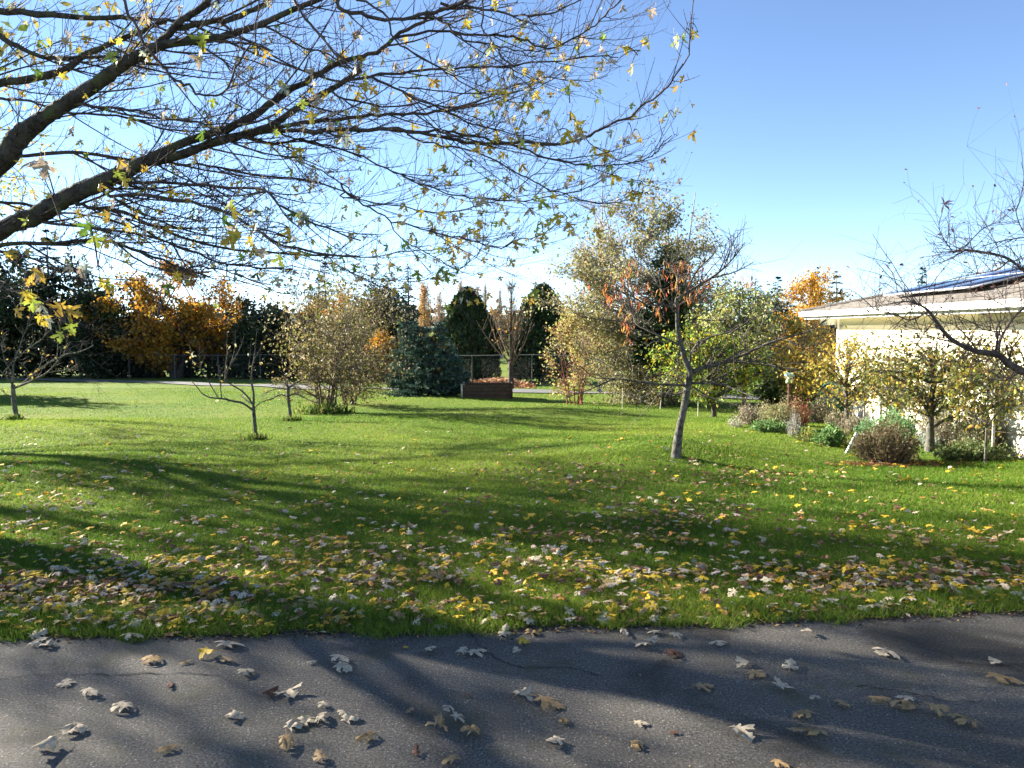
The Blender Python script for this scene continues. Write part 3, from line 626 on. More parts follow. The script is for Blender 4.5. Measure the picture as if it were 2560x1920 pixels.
# dark evergreens of the hedgerow behind the fence, left
hedge = [(-260, 47, 5.2, 2.6), (-150, 49, 6.6, 2.8), (-40, 46, 5.0, 2.4), (30, 51, 5.8, 2.2), (95, 48, 4.6, 2.3), (215, 50, 5.6, 2.3), (255, 46, 3.4, 2.4), (330, 47.5, 3.0, 2.2), (400, 50, 2.6, 2.0), (520, 48, 3.2, 2.2), (585, 49, 3.4, 2.1), (640, 46, 2.8, 1.7), (715, 47, 2.8, 1.6), (950, 44, 3.5, 1.7), (880, 45, 2.8, 1.8), (800, 46.5, 2.6, 1.9)]
hlab = ['off the left edge of the picture', 'tallest of the dark hedgerow left of the picture edge', 'at the left picture edge behind the young tree', 'left of the tall black fir', 'right under the tall black fir', 'right of the tall black fir', 'low under the orange maple, left side',
        'under the orange maple, second from its left', 'directly behind the orange maple trunk', 'just right of the orange maple trunk', 'right of the orange maple crown', 'left of the lawn gap in the hedgerow', 'right of the lawn gap in the hedgerow', 'between the hazel bush and the blue spruce', 'behind the right side of the hazel bush', 'behind the middle of the hazel bush']
for k, (px, Y, h, wd) in enumerate(hedge):
    b0 = GY(px, Y); h *= 1.3; wd *= 1.15
    tree('evergreen_tree', 'dark evergreen hedgerow tree ' + hlab[k], 'tree', b0, b0 + (0, 0, h * .5), (wd, wd * .8, h * .58), 36, 220, 5600, .28, DK, .12, M_DARKBARK, 100 + k, 'dark hedgerow trees behind the fence', spread=.28, clump=.5, leafm=M_NEEDLE, top=.8, shell=.35)
b0 = GY(130, 49); conifer('fir_tree', 'tall black fir rising above the hedgerow at the left', b0, 9.4, 2.6, 150, DKF, 31, 'tall firs in the background', .35, .5, 22, .9, .4, .1)
# orange maple
b0 = GY(440, 46.5)
tree('orange_maple', 'large orange maple with forked dark trunk behind the fence', 'tree', b0, b0 + (-.4, 0, 3.9), (4.6, 2.8, 2.9), 60, 900, 15000, .22, [(.35, (.42, .19, .02)), (.3, (.5, .27, .03)), (.2, (.3, .13, .02)), (.15, (.2, .17, .03))], .28, M_DARKBARK, 41, stems=3, stem_spread=.5, tmpl=T_DIA, clump=1.0, spread=.2, top=.5)
b0 = GY(560, 47); tree('thin_orange_tree', 'half-bare orange tree leaning out right of the orange maple', 'tree', b0, b0 + (0, 0, 3.7), (1.9, 1.6, 2.5), 30, 400, 2600, .18, ORP, .12, M_DARKBARK, 42, clump=1.2, spread=.15)
for k, (px, Y, h, nm) in enumerate(((640, 60, 5.6, 'bare slender tree in front of the blue hill, left one'), (690, 62, 5.2, 'bare slender tree in front of the blue hill, right one'), (560, 58, 6.4, 'bare slender tree behind the thin orange tree'))):
    b0 = GY(px, Y); tree('bare_tree', nm, 'tree', b0, b0 + (0, 0, h * .62), (1.5, 1.3, h * .42), 26, 260, 0, .1, ORP, .1, M_DARKBARK, 45 + k, 'bare slender trees before the hill', top=.9)
for k, (px, Y, rx, h, lab) in enumerate(((770, 50, 1.8, 4.6, 'orange maple behind the left side of the hazel bush'), (860, 52, 2.0, 5.3, 'tall orange tree peaking above the hazel bush'), (955, 41, .9, 2.6, 'small orange bush between hazel and blue spruce'))):
    b0 = GY(px, Y); tree('orange_tree', lab, 'tree', b0, b0 + (0, 0, h * .6), (rx, rx, h * .42), 30, 360, 4200, .17, ORP, .12, M_DARKBARK, 50 + k, 'orange trees behind the hazel', clump=.9, spread=.2)
for k, (px, Y, top_y, rad, lab) in enumerate(((818, 75, 655, 2.6, 'dark fir peak above the orange tree behind the hazel'), (800, 78, 690, 2.2, 'lower dark fir left of the fir peak behind the hazel'), (1025, 70, 650, 1.9, 'tall narrow dark fir left of the poplars'), (1245, 88, 765, 2.0, 'small dark fir in the gap beside the street tree'))):
    b0 = GY(px, Y); h = at(px, top_y, Y)[2] - b0[2]
    conifer('fir_tree', lab, b0, h, rad, 150, DKF if k != 3 else [(.6, (.03, .05, .04)), (.4, (.045, .07, .06))], 60 + k, 'tall firs in the background', .25, .45, 18, .8, .1, .03)
b0 = GY(965, 52); tree('cypress_tree', 'rounded dark cypress left of the tall narrow fir', 'tree', b0, b0 + (0, 0, 3.3), (1.5, 1.4, 3.2), 60, 420, 7000, .2, DKF, .15, M_DARKBARK, 66, leafm=M_NEEDLE, shell=.3, clump=.4, spread=.2, hang=-.2, top=.85)
# fastigiate poplars
PO = [(.5, (.50, .27, .06)), (.3, (.42, .22, .08)), (.2, (.5, .36, .12))]; PK = [(.6, (.42, .26, .18)), (.4, (.36, .2, .12))]
def poplar(px, Y, top_y, wpx, nl, palette, lab, seed):
    r = np.random.default_rng(seed); b0 = GY(px, Y); h = at(px, top_y, Y)[2] - b0[2]; wd = m(wpx, Y) / 2
    o = thing('poplar_tree', lab, 'tree', b0, 'upright poplars beyond the fence')
    tubes([(smooth_path([b0 - (0, 0, .1), b0 + (0, 0, h * .5), b0 + (0, 0, h)], 8), np.linspace(.012 * h, .002 * h, 8))], 6).build('trunk', M_TANBARK, o, True)
    n_ = 110; tt = r.uniform(.1, .8, n_); a = r.uniform(0, 6.28, n_); ll = (1 - tt) * h * r.uniform(.3, .75, n_)
    A = b0 + np.outer(tt, [0, 0, h]); sp = wd * r.uniform(.4, 1.1, n_) * np.minimum(1, (1 - tt) * 1.6)
    E = A + np.stack([np.cos(a) * sp, np.sin(a) * sp, ll], -1); Mi = A * .45 + E * .55; Mi[:, :2] = A[:, :2] * .15 + E[:, :2] * .85
    BP = bezn(A, Mi, E, 4); tubes([(BP[k], .0042 * h * np.array([.7, .5, .4, .2]) * .9) for k in range(n_)], 3).build('branches', M_TANBARK, o)
    put_leaves(r, BP, nl, .15, palette, .12, T_DIA).build('crown', M_LEAF, o)
poplar(1062, 72, 690, 46, 2600, PO, 'orange poplar right beside the tall narrow fir', 71)
poplar(1100, 74, 712, 40, 500, PK, 'nearly bare poplar right of the orange poplar', 72)
poplar(1152, 95, 682, 36, 900, PK, 'pinkish poplar tip behind the dark columnar cedar', 73)
poplar(1213, 98, 695, 22, 260, PK, 'thin bare poplar right of the columnar cedar top', 74)
poplar(1338, 95, 700, 26, 500, PK, 'pinkish poplar beside the second columnar cedar', 75)
poplar(1250, 100, 705, 16, 160, PK, 'faint bare poplar left of the street tree top', 76)
# columnar cedars behind the fence
def cedar(px, Y, top_y, wpx, lab, seed, palette):
    r = np.random.default_rng(seed); b0 = GY(px, Y); h = at(px, top_y, Y)[2] - b0[2]; wd = m(wpx, Y) / 2
    o = thing('columnar_cedar', lab, 'tree', b0, 'clipped columnar cedars behind the fence')
    tubes([(smooth_path([b0 - (0, 0, .1), b0 + (0, 0, h * .5), b0 + (0, 0, h * .93)], 6), np.linspace(.12, .02, 6))], 6).build('trunk', M_DARKBARK, o)
    n_ = 15000; tt = r.random(n_) ** .9; prof = np.minimum(1, ((1 - tt) / .62) ** .62) * (.88 + .12 * np.minimum(1, tt / .15)) 
    a = r.uniform(0, 6.28, n_); lump = 1.08 + .12 * np.sin(3 * a + 5 * tt + seed) + .09 * np.sin(7 * a - 11 * tt) + .07 * np.sin(23 * tt + 2 * a + seed) + .05 * np.sin(47 * tt - 5 * a)
    rr = wd * prof * lump * (1 - .35 * r.random(n_) ** 2)
    P = b0 + np.stack([np.cos(a) * rr, np.sin(a) * rr, .05 + tt * h * .985], -1)
    ax = np.stack([np.cos(a) * .6, np.sin(a) * .6, np.full(n_, .9)], -1) + r.normal(size=(n_, 3)) * .4
    nn = np.stack([np.cos(a), np.sin(a), np.full(n_, .2)], -1) + r.normal(size=(n_, 3)) * .5
    leafs(T_DIA, P, ax, nn, .22 * r.uniform(.6, 1.3, n_), pal(r, n_, palette, .25)).build('foliage', M_NEEDLE, o)
    n_ = 260; tt = r.uniform(.1, .9, n_); a = r.uniform(0, 6.28, n_); A = b0 + np.outer(tt * h * .8, [0, 0, 1]); E = A + np.stack([np.cos(a) * wd * .8, np.sin(a) * wd * .8, np.full(n_, .5)], -1) * np.minimum(1, (1 - tt) * 1.8)[:, None]
    BP = bezn(A, (A + E) / 2, E, 3); tubes([(BP[k], np.array([.02, .015, .006])) for k in range(n_)], 3).build('branches', M_DARKBARK, o)
CE = [(.5, (.022, .045, .018)), (.35, (.035, .06, .02)), (.15, (.06, .07, .02))]
cedar(1170, 40, 724, 136, 'dark round-topped columnar cedar behind the wooden box', 81, CE)
cedar(1358, 40.5, 716, 146, 'dark columnar cedar left of the willow, partly hidden by it', 82, CE)
# street tree in front of the fence
b0 = along(1277, 1.9); r = np.random.default_rng(90); Y = b0[1]
o = thing('street_tree', 'bare young street tree with upright twigs behind the wooden box', 'tree', b0)
pt = [b0 - (0, 0, .05), at(1277, 905, Y), at(1276, 830, Y), at(1280, 700, Y)]; P = smooth_path(pt, 12); tubes([(P, np.array([.14, .125, .11, .1, .09, .075, .06, .05, .04, .03, .02, .008]))], 8).build('trunk', M_DARKBARK, o, True)
n_ = 70; fi = r.integers(3, 11, n_); A = P[fi]; a = r.uniform(0, 6.28, n_); hh = r.uniform(.5, 1.9, n_) * np.clip((11.5 - fi) / 6, .3, 1.2); sp = hh * r.uniform(.25, .55, n_)
E = A + np.stack([np.cos(a) * sp, np.sin(a) * sp * .8, hh], -1); Mi = A * .5 + E * .5; Mi[:, :2] = A[:, :2] * .3 + E[:, :2] * .7
lb = bezn(A, Mi, E, 7); limbs = [(lb[k], .03 * np.linspace(1, .2, 7) * hh[k] / 1.5) for k in range(n_)]
for (q0, q1, q2) in (((1277, 905), (1240, 885), (1190, 800)), ((1279, 905), (1310, 880), (1318, 800)), ((1277, 880), (1250, 850), (1235, 760)), ((1277, 860), (1300, 840), (1312, 740))):
    P2 = bez(at(*q0, Y), at(*q1, Y), at(*q2, Y), 7); limbs.append((P2, .035 * np.linspace(1, .2, 7)))
LP = np.stack([a_[0] for a_ in limbs]); n_ = 420; li = r.integers(0, len(LP), n_); fi = r.integers(2, 7, n_); A = LP[li, fi]; L = r.uniform(.25, .8, n_)
E = A + norm(rdir(r, n_) * .55 + (0, 0, .9)) * L[:, None]; TPs = bezn(A, (A + E) / 2 + rdir(r, n_) * .04, E, 4)
mb = tubes(limbs, 5); tubes([(TPs[k], np.array([.008, .006, .005, .003])) for k in range(n_)], 3, mb); mb.build('branches', M_HAZEL, o)
put_leaves(r, TPs, 90, .13, PO, .05, T_DIA).build('crown', M_LEAF, o)
# cemetery headstones beyond the gap
for k, (px, py, hh) in enumerate(((1172, 868, .9), (1186, 880, .8), (1200, 884, .9), (1247, 896, 1.0), (1225, 862, .7), (668, 900, .8))):
    q = G(px, py); ww = .32
    mb = MB(); ang = np.linspace(0, np.pi, 9); prof = [(-ww, 0.12), (ww, .12)] + [(ww * math.cos(a_), hh * .75 + hh * .25 * math.sin(a_)) for a_ in ang]
    nV = len(prof); V = [(q[0] + x, q[1] - .08, q[2] + z) for x, z in prof] + [(q[0] + x, q[1] + .08, q[2] + z) for x, z in prof]
    for s in range(nV): mb.add([V[s], V[(s + 1) % nV], V[nV + (s + 1) % nV], V[nV + s]], [[3, 2, 1, 0]])
    cen = len(V); tri = [[0, s, s + 1] for s in range(1, nV - 1)]; mb.add(V[:nV], tri); mb.add(V[nV:], [t_[::-1] for t_ in tri])
    hs = thing('headstone', ['grey headstone farthest left on the sunny slope', 'second grey headstone from the left on the sunny slope', 'third grey headstone from the left on the sunny slope', 'dark headstone nearest the street tree on the sunny slope', 'small grey headstone highest up the sunny slope', 'grey headstone seen through the hedgerow gap at left'][k], 'headstone', q, 'headstones on the far lawn')
    mb.build('stone', M_STONE, hs); MB().box((q[0] - .42, q[1] - .16, q[2] - .05), (q[0] + .42, q[1] + .16, q[2] + .12)).build('plinth', M_STONE, hs)
# drift of orange leaves against the fence under the street tree
r = np.random.default_rng(95); n_ = 2600; pxs = r.uniform(1170, 1335, n_); off = r.uniform(2.4, 6.5, n_)
P = np.array([along(a_, b_) for a_, b_ in zip(pxs, off)]); bank = .4 * np.exp(-((off - 5.2) / 1.5) ** 2); P[:, 2] += bank * r.uniform(.2, 1, n_) * np.sin(np.clip((pxs - 1165) / 175, 0, 1) * np.pi)
tag(leafs(T_DIA, P, np.column_stack([r.normal(size=(n_, 2)), r.normal(size=n_) * .3]), np.array([0, -.3, 1.0]) + r.normal(size=(n_, 3)) * .4, r.uniform(.12, .24, n_), pal(r, n_, [(.45, (.36, .16, .05)), (.3, (.26, .13, .06)), (.25, (.18, .11, .07))])).build('leaf_drift', M_LITTER), 'drift of orange fallen leaves under the street tree by the fence', 'leaf litter', kind='stuff')
# distant trees on the right
far = [(1868, 90, 720, 1.8), (1885, 92, 700, 2.0), (1900, 95, 712, 1.6), (1938, 85, 690, 3.0), (1975, 95, 716, 2.2), (2033, 80, 668, 2.2), (2087, 72, 678, 2.4), (2300, 70, 665, 2.2)]
fl = ['leftmost of the far fir tips right of the willow', 'second far fir tip right of the willow', 'third far fir tip right of the willow', 'broadest dark far fir right of the willow', 'grey far fir between the broad fir and the orange birch', 'far fir tip directly above the orange birch', 'far fir just left of the house roof', 'far fir tip rising behind the house roof']
for k, (px, Y, ty, rad) in enumerate(far):
    b0 = GY(px, Y); h = at(px, ty, Y)[2] - b0[2]; conifer('fir_tree', fl[k], b0, h, rad, 120, [(.6, (.03, .055, .045)), (.4, (.05, .08, .065))], 110 + k, 'far firs on the right', .25, .6, 20, .85, .5 if k in (5, 6) else .2, .05)
b0 = GY(2025, 34)
tree('orange_birch', 'orange-gold birch standing behind the corner of the house', 'tree', b0, b0 + (0, 0, 2.9), (1.55, 1.3, 2.6), 40, 600, 9000, .12, [(.5, (.55, .28, .03)), (.3, (.45, .22, .03)), (.2, (.5, .36, .06))], .1, M_TANBARK, 130, clump=.6, spread=.16, hang=.6)
b0 = GY(2480, 40); tree('pink_tree', 'pale pinkish bare-twigged tree behind the house roof', 'tree', b0, b0 + (0, 0, 3.8), (2.8, 2, 1.9), 40, 500, 3200, .13, [(.6, (.55, .30, .20)), (.4, (.5, .35, .22))], .13, M_TANBARK, 131, clump=.9, spread=.15)
for k, (px, Y) in enumerate(((1455, 52), (1560, 58), (1700, 60), (1800, 55), (1900, 52), (2010, 58), (2200, 60), (2400, 62), (2640, 60), (2850, 58))):
    b0 = GY(px, Y); tree('background_shrub', 'dark background evergreen beyond the garden, number %s from left of that row' % ORD[k], 'tree', b0, b0 + (0, 0, 1.5), (2.4, 1.8, 1.6), 24, 160, 2200, .22, DK, .1, M_DARKBARK, 140 + k, 'evergreens beyond the garden', spread=.25, leafm=M_NEEDLE, shell=.3)

r = np.random.default_rng(777); nt_ = 150; cxs = np.sort(r.uniform(-230, 260, nt_)); mb = MB()
for x_ in cxs:
    y_ = r.uniform(150, 190); h_ = r.uniform(3.5, 8.5); z_ = float(gz(x_, y_)); k = 110; v = rdir(r, k) * (r.random((k, 1)) ** .4)
    P = np.array([x_, y_, z_ + h_ * .5]) + v * (h_ * .42, h_ * .3, h_ * .52); pl = [DKF, DK, [(1, (.16, .11, .07))], ORP][r.choice(4, p=[.4, .25, .25, .1])]
    leafs(T_DIA, P, rdir(r, k), rdir(r, k), r.uniform(.8, 1.7, k), pal(r, k, pl), mb); tubes([(np.array([[x_, y_, z_ - .3], [x_, y_, z_ + h_ * .7]]), np.array([.2, .08]))], 5, mb)
tag(mb.build('distant_wood', M_NEEDLE), 'distant mixed wood closing the horizon behind the far lawn', 'wood', kind='stuff')
# ------------------------------------------------------------------ middle distance: hazels, spruce, box, willow, orchard
HZ = [(.35, (.22, .18, .065)), (.25, (.16, .16, .04)), (.2, (.30, .25, .14)), (.2, (.16, .12, .05))]
def hazel(px, py, cy, rx, rz, lab, seed, nl, cxpx):
    b0 = G(px, py); Y = b0[1]; cc = at(cxpx, cy, Y)
    o = tree('hazel_bush', lab, 'bush', b0, cc, (m(rx, Y), m(rx, Y) * .9, m(rz, Y)), 90, 1800, nl, .085, HZ, .03, M_HAZEL, seed, 'pair of multi-stemmed hazels', stems=12, stem_spread=.55, tmpl=T_OVAL, clump=.55, spread=.09, top=.75, shell=.35, twig_len=.36)
    return o
hazel(815, 1030, 845, 150, 165, 'front multi-stemmed hazel with tan leaves and reddish stems', 151, 4000, 812)
hazel(872, 1010, 845, 145, 150, 'rear multi-stemmed hazel close behind the front one', 152, 4000, 890)
# tuft of long grass round the front hazel's foot
def tuft(px, py, lab, seed, w_=.35, h_=.14, n_=420, cat='grass'):
    r = np.random.default_rng(seed); c0 = G(px, py); P = c0 + np.column_stack([r.normal(size=(n_, 2)) * w_ * .45, np.zeros(n_)]); P[:, 2] = gz(P[:, 0], P[:, 1])
    o = leafs(T_TRI, P, r.normal(size=(n_, 3)) * .4 + (0, 0, 1), rdir(r, n_), h_ * r.uniform(.5, 1.3, n_), pal(r, n_, [(.6, (.07, .12, .02)), (.4, (.17, .17, .05))])).build('grass_tuft', M_GRASS); tag(o, lab, cat, kind='stuff')
tuft(815, 1032, 'tuft of long grass round the foot of the front hazel', 5, .6, .26); tuft(640, 1098, 'small grass tuft at the foot of the middle sapling', 6, .2, .12, 160)
tuft(38, 1049, 'small grass tuft at the foot of the leftmost young tree', 7, .22, .14, 160); tuft(728, 1051, 'small grass tuft at the foot of the short crooked sapling', 8, .2, .12, 160)
# blue spruce: several leaders of different height
r = np.random.default_rng(160); b0 = G(1065, 991); Y = b0[1] + .9; b0 = GY(1065, Y)
o = thing('blue_spruce', 'blue-green spruce with several leaders left of the wooden box', 'tree', b0)
lead = [(1015, 800, 72, 1040), (1050, 812, 62, 1055), (1092, 805, 66, 1080), (1118, 862, 60, 1105), (1140, 890, 48, 1125), (1000, 880, 62, 1020), (1160, 930, 36, 1140), (985, 925, 50, 1005), (1130, 940, 40, 1118), (1070, 840, 75, 1070), (1045, 900, 80, 1045)]
SPc = [(.45, (.09, .155, .12)), (.3, (.14, .215, .175)), (.15, (.05, .09, .065)), (.1, (.2, .28, .235))]
fol = MB(); brs = []
for (px, ty, rp, bx) in lead:
    yy = Y + r.uniform(-.55, .35); q0 = GY(bx, yy); q1 = at(px, ty, yy); hh = q1[2] - q0[2]; rad = m(rp, Y)
    P = bez(q0, (q0 + q1) / 2 + (0, 0, .1), q1, 6); tubes([(P, np.linspace(.045, .006, 6))], 5).build('trunk', M_DARKBARK, o)
    nb = int(95 * hh / 2.2) + 20; t_ = r.random(nb) * .97; ln_ = rad * (.22 + .85 * (1 - t_) ** .8) * r.uniform(.5, 1.1, nb); a = r.uniform(0, 6.28, nb)
    A = q0 + (q1 - q0) * t_[:, None]; d = np.stack([np.cos(a), np.sin(a), r.uniform(-.05, .35, nb)], -1); E = A + d * ln_[:, None]
    BP = bezn(A, (A + E) / 2 - np.array([0, 0, .05]), E, 4); brs += [(BP[k], np.array([.012, .009, .006, .003])) for k in range(nb)]
    bi = np.repeat(np.arange(nb), 24); k = len(bi); f = r.random(k) ** .6 * 2.99; fi = f.astype(int); ff = (f - fi)[:, None]; Q_ = BP[bi, fi] * (1 - ff) + BP[bi, fi + 1] * ff
    leafs(T_CROSS, Q_, norm(d[bi]) * .8 + rdir(r, k) * .75 + (0, 0, .25), rdir(r, k), r.uniform(.07, .16, k), pal(r, k, SPc, .2), fol)
tubes(brs, 3).build('branches', M_DARKBARK, o); fol.build('foliage', M_NEEDLE, o)
n_ = 60; P = np.array([at(a_, b_, Y - .9) for a_, b_ in zip(r.normal(1085, 14, n_), np.where(r.random(n_) < .4, r.normal(862, 10, n_), r.normal(925, 16, n_)))]); P[:, 1] += r.uniform(.2, .9, n_)
leafs(T_MAPLE[0], P, rdir(r, n_), rdir(r, n_) + (0, -.6, .4), r.uniform(.07, .13, n_), pal(r, n_, [(1, (.55, .27, .05))])).build('caught_leaves', M_LITTER, o)['kind'] = 'stuff'
# wooden box of horizontal planks
q0 = G(1153, 993); q1 = G(1281, 993); Yb = q0[1]; q1 = GY(1281, Yb); zb = min(q0[2], q1[2]) - .02; hB = m(37, Yb); dB = 1.1
box = thing('wooden_box', 'dark brown wooden box of horizontal planks on the far lawn', 'box', (q0[0], Yb, zb))
for k in range(4):
    za, zc = zb + k * hB / 4 + .004, zb + (k + 1) * hB / 4 - .004
    MB().box((q0[0] + .03, Yb, za), (q1[0] - .03, Yb + .03, zc)).build('plank', M_WOOD, box, bevel=.004)
    MB().box((q0[0] + .03, Yb + dB - .03, za), (q1[0] - .03, Yb + dB, zc)).build('plank', M_WOOD, box, bevel=.004)
    MB().box((q0[0], Yb + .05, za), (q0[0] + .03, Yb + dB - .05, zc)).build('plank', M_STAKE, box, bevel=.004)  # left side in pale wood: its sunlight is put into the colour
    MB().box((q1[0] - .03, Yb + .05, za), (q1[0], Yb + dB - .05, zc)).build('plank', M_WOOD, box, bevel=.004)
for (x_, y_) in ((q0[0] - .01, Yb - .012), (q1[0] - .05, Yb - .012), (q0[0] - .01, Yb + dB - .05), (q1[0] - .05, Yb + dB - .05)):
    MB().box((x_, y_, zb), (x_ + .06, y_ + .06, zb + hB + .02)).build('corner_post', M_STAKE if x_ < q0[0] + .1 else M_WOOD, box)  # left posts paler too, painted as the sunlit edge of the dark box
MB().box((q0[0] - .02, Yb - .02, zb + hB + .021), (q1[0] + .02, Yb + .07, zb + hB + .045)).build('top_rail', M_WOOD, box)
tag(MB().box((q0[0] + .04, Yb + .04, zb), (q1[0] - .04, Yb + dB - .04, zb + hB * .8)).build('soil_fill', M_CLOUDSOIL, box))
# willow group
WL = [(.35, (.28, .26, .11)), (.3, (.21, .22, .08)), (.2, (.36, .31, .18)), (.15, (.32, .22, .08))]
b0 = G(1640, 1008); Y = b0[1]
tree('willow_tree', 'broad multi-stemmed willow with pale olive leaves in the middle right', 'tree', b0, at(1600, 770, Y), (m(240, Y), m(165, Y), m(290, Y)), 150, 3600, 40000, .10, WL, .07, M_PALEBARK, 171, stems=9, stem_spread=1.0, clump=.75, spread=.10, top=.85, hang=.5, shell=.4, twig_len=.3, jit=.22)
b0 = GY(1440, 22.5); tree('willow_shrub', 'low arching willow shrub at the left foot of the big willow', 'bush', b0, at(1430, 880, 22.5), (m(85, 22.5), m(70, 22.5), m(110, 22.5)), 60, 900, 2600, .08, [(.5, (.42, .38, .12)), (.3, (.36, .2, .09)), (.2, (.3, .3, .1))], .025, M_REDBARK, 172, stems=8, stem_spread=.7, clump=.8, spread=.08, hang=.5, sag=.1)
b0 = GY(1500, 30); tree('bare_birch', 'tall feathery birch with pinkish twigs above the willow', 'tree', b0, at(1500, 720, 30), (m(85, 30), m(70, 30), m(265, 30)), 60, 1300, 3000, .07, [(.6, (.55, .33, .22)), (.4, (.45, .3, .16))], .1, M_PALEBARK, 173, clump=.7, spread=.10, top=.95, twig_mat=M_TANBARK)
b0 = GY(1660, 21.9); conifer('pine_tree', 'dark pine rising in the middle of the willow', b0, at(1660, 612, 21.9)[2] - b0[2], .95, 170, [(.5, (.03, .05, .02)), (.5, (.045, .07, .03))], 174, None, .05, .5, 26, .45, .1, .2, .5)
b0 = GY(1805, 30); conifer('pine_tree', 'small dark pine tip right of the orange leaves', b0, at(1805, 706, 30)[2] - b0[2], .7, 60, [(1, (.03, .055, .025))], 175, None, .05, .5, 24, .4, .1, .3, .5)
# pear and apple trees behind the bare fruit tree
PR = [(.4, (.36, .38, .13)), (.3, (.26, .31, .08)), (.2, (.48, .46, .24)), (.1, (.45, .30, .05))]
AP = [(.4, (.14, .22, .03)), (.3, (.25, .30, .04)), (.2, (.45, .36, .03)), (.1, (.07, .13, .02))]
b0 = G(1785, 1042); Y = b0[1]
tree('apple_tree', 'leafy green and yellow apple tree behind the bare fruit tree', 'tree', b0, at(1760, 905, Y), (m(150, Y), m(125, Y), m(92, Y)), 60, 900, 5200, .095, AP, .075, M_DARKBARK, 181, tmpl=T_OVAL, clump=.6, spread=.10, top=.7, shell=.35)
b0 = GY(1860, 20.5); tree('pear_tree', 'pale green pear tree above and right of the leafy apple tree', 'tree', b0, at(1850, 840, 20.5), (m(160, 20.5), 1.3, m(140, 20.5)), 70, 1100, 6500, .09, PR, .06, M_FRUITBARK, 182, tmpl=T_OVAL, clump=.6, spread=.10, top=.9, shell=.35)
b0 = GY(1985, 19.5); tree('gold_pear_tree', 'gold and olive leaved pear tree near the house corner', 'tree', b0, at(2010, 880, 19.5), (m(95, 19.5), .9, m(95, 19.5)), 50, 700, 3400, .09, [(.45, (.46, .34, .06)), (.3, (.34, .32, .09)), (.25, (.42, .26, .05))], .05, M_FRUITBARK, 183, tmpl=T_OVAL, clump=.6, spread=.1, top=.8, shell=.35)
# stakes in the orchard grass
for k, (px, py, hh, lean, lab) in enumerate(((1556, 1022, .55, 0, 'thin pale stake in the orchard grass, leftmost'), (1650, 1022, .3, .1, 'short pale stake beside the bare fruit tree trunk'), (1745, 1040, .45, 0, 'pale stake left of the apple tree trunk'), (1862, 1008, .3, .25, 'small white leaning stake right of the apple tree'))):
    q = G(px, py); tubes([(np.array([q - (0, 0, .05), q + (lean * hh, 0, hh)]), np.array([.011, .010]))], 6).build('garden_stake', M_STAKE); o = C.objects[-1] if False else bpy.data.objects[sorted([x.name for x in bpy.data.objects if x.name.startswith('garden_stake')])[-1]]; tag(o, lab, 'stake', 'stakes in the orchard')
q = G(2118, 1132); q2 = at(2142, 1085, q[1])
o = MB().box((-.028, -.012, -.06), (.028, .012, .36)).build('white_stake', M_TRIM); o.location = q; o.rotation_euler = (0, math.radians(25), 0); tag(o, 'flat white stake leaning at the edge of the flower bed', 'stake')

# ------------------------------------------------------------------ traced fruit trees
def traced(name, label, cat, base, trunk, limbs, Y, barkm, seed, spur=.05, spur_len=(.05, .2), twig_r=.003, group=None, trunk_sides=9, jit=.25, limb_mat=None, nlev=1, upb=.4):
    """limbs: (pixel points, width px at start, width px at end, depth offset at the end)"""
    r = np.random.default_rng(seed); o = thing(name, label, cat, base, group)
    tp, tw0, tw1 = trunk; P = smooth_path([at(*q, Y) for q in tp], 16)
    P[0] = base - np.array([0, 0, .05]); R = np.linspace(m(tw0, Y) / 2, m(tw1, Y) / 2, 16); R[0] *= 1.35; R[1] *= 1.1
    R *= 1 + .06 * np.sin(np.arange(16) * 1.9); tubes([(P, R)], trunk_sides).build('trunk', barkm, o, True)
    polys = []
    for (lp, w0, w1, dy) in limbs:
        k = len(lp); dyy = dy if dy is not None else r.normal() * jit
        n_ = max(8, 3 * k)
        pts = [at(q[0], q[1], Y + dyy * (i_ / (k - 1))) for i_, q in enumerate(lp)]
        PP = smooth_path(pts, n_); rr = np.linspace(m(w0, Y) / 2, m(w1, Y) / 2, n_) * (.78 if name == 'old_apple_tree' else 1) * (1 + .07 * r.normal(size=n_)); polys.append((PP, rr))
        tubes([(PP, rr)], 6).build('limb', limb_mat or barkm, o, True)
    tw = []; tips = []
    for PP, rr in polys:
        seg = np.linalg.norm(np.diff(PP, axis=0), axis=1).sum(); ns = int(seg / spur)
        f = np.sort(r.uniform(.8, len(PP) - 1.01, ns)); 
        for s in f:
            i_ = int(s); A = PP[i_] + (PP[i_ + 1] - PP[i_]) * (s - i_); T_ = norm(PP[i_ + 1] - PP[i_]); d = norm(rdir(r, 1)[0] + T_ * .5 + np.array([0, 0, upb]))
            L = r.uniform(*spur_len) * (1 if r.random() > .15 else 1.8); E = A + d * L; Q_ = bez(A, (A + E) / 2 + rdir(r, 1)[0] * L * .12, E, 4); rad = min(rr[i_] * .6, twig_r * (1 + L * 2))
            tw.append((Q_, rad * np.array([1, .8, .7, .5]))); tips.append(Q_)
            if nlev > 1 and r.random() < .7:
                for _ in range(r.integers(1, 4)):
                    j_ = r.integers(1, 4); d2 = norm(rdir(r, 1)[0] + d * .6 + np.array([0, 0, upb * .6])); E2 = Q_[j_] + d2 * L * r.uniform(.3, .8); Q2 = bez(Q_[j_], (Q_[j_] + E2) / 2 + rdir(r, 1)[0] * .02, E2, 4)
                    tw.append((Q2, rad * .6 * np.array([1, .8, .7, .5]))); tips.append(Q2)
        tips.append(PP[-4:])
    tag(tubes(tw, 3).build('twigs', limb_mat or barkm, o), kind='stuff')
    return o, np.stack(tips), polys
FOLI = {}
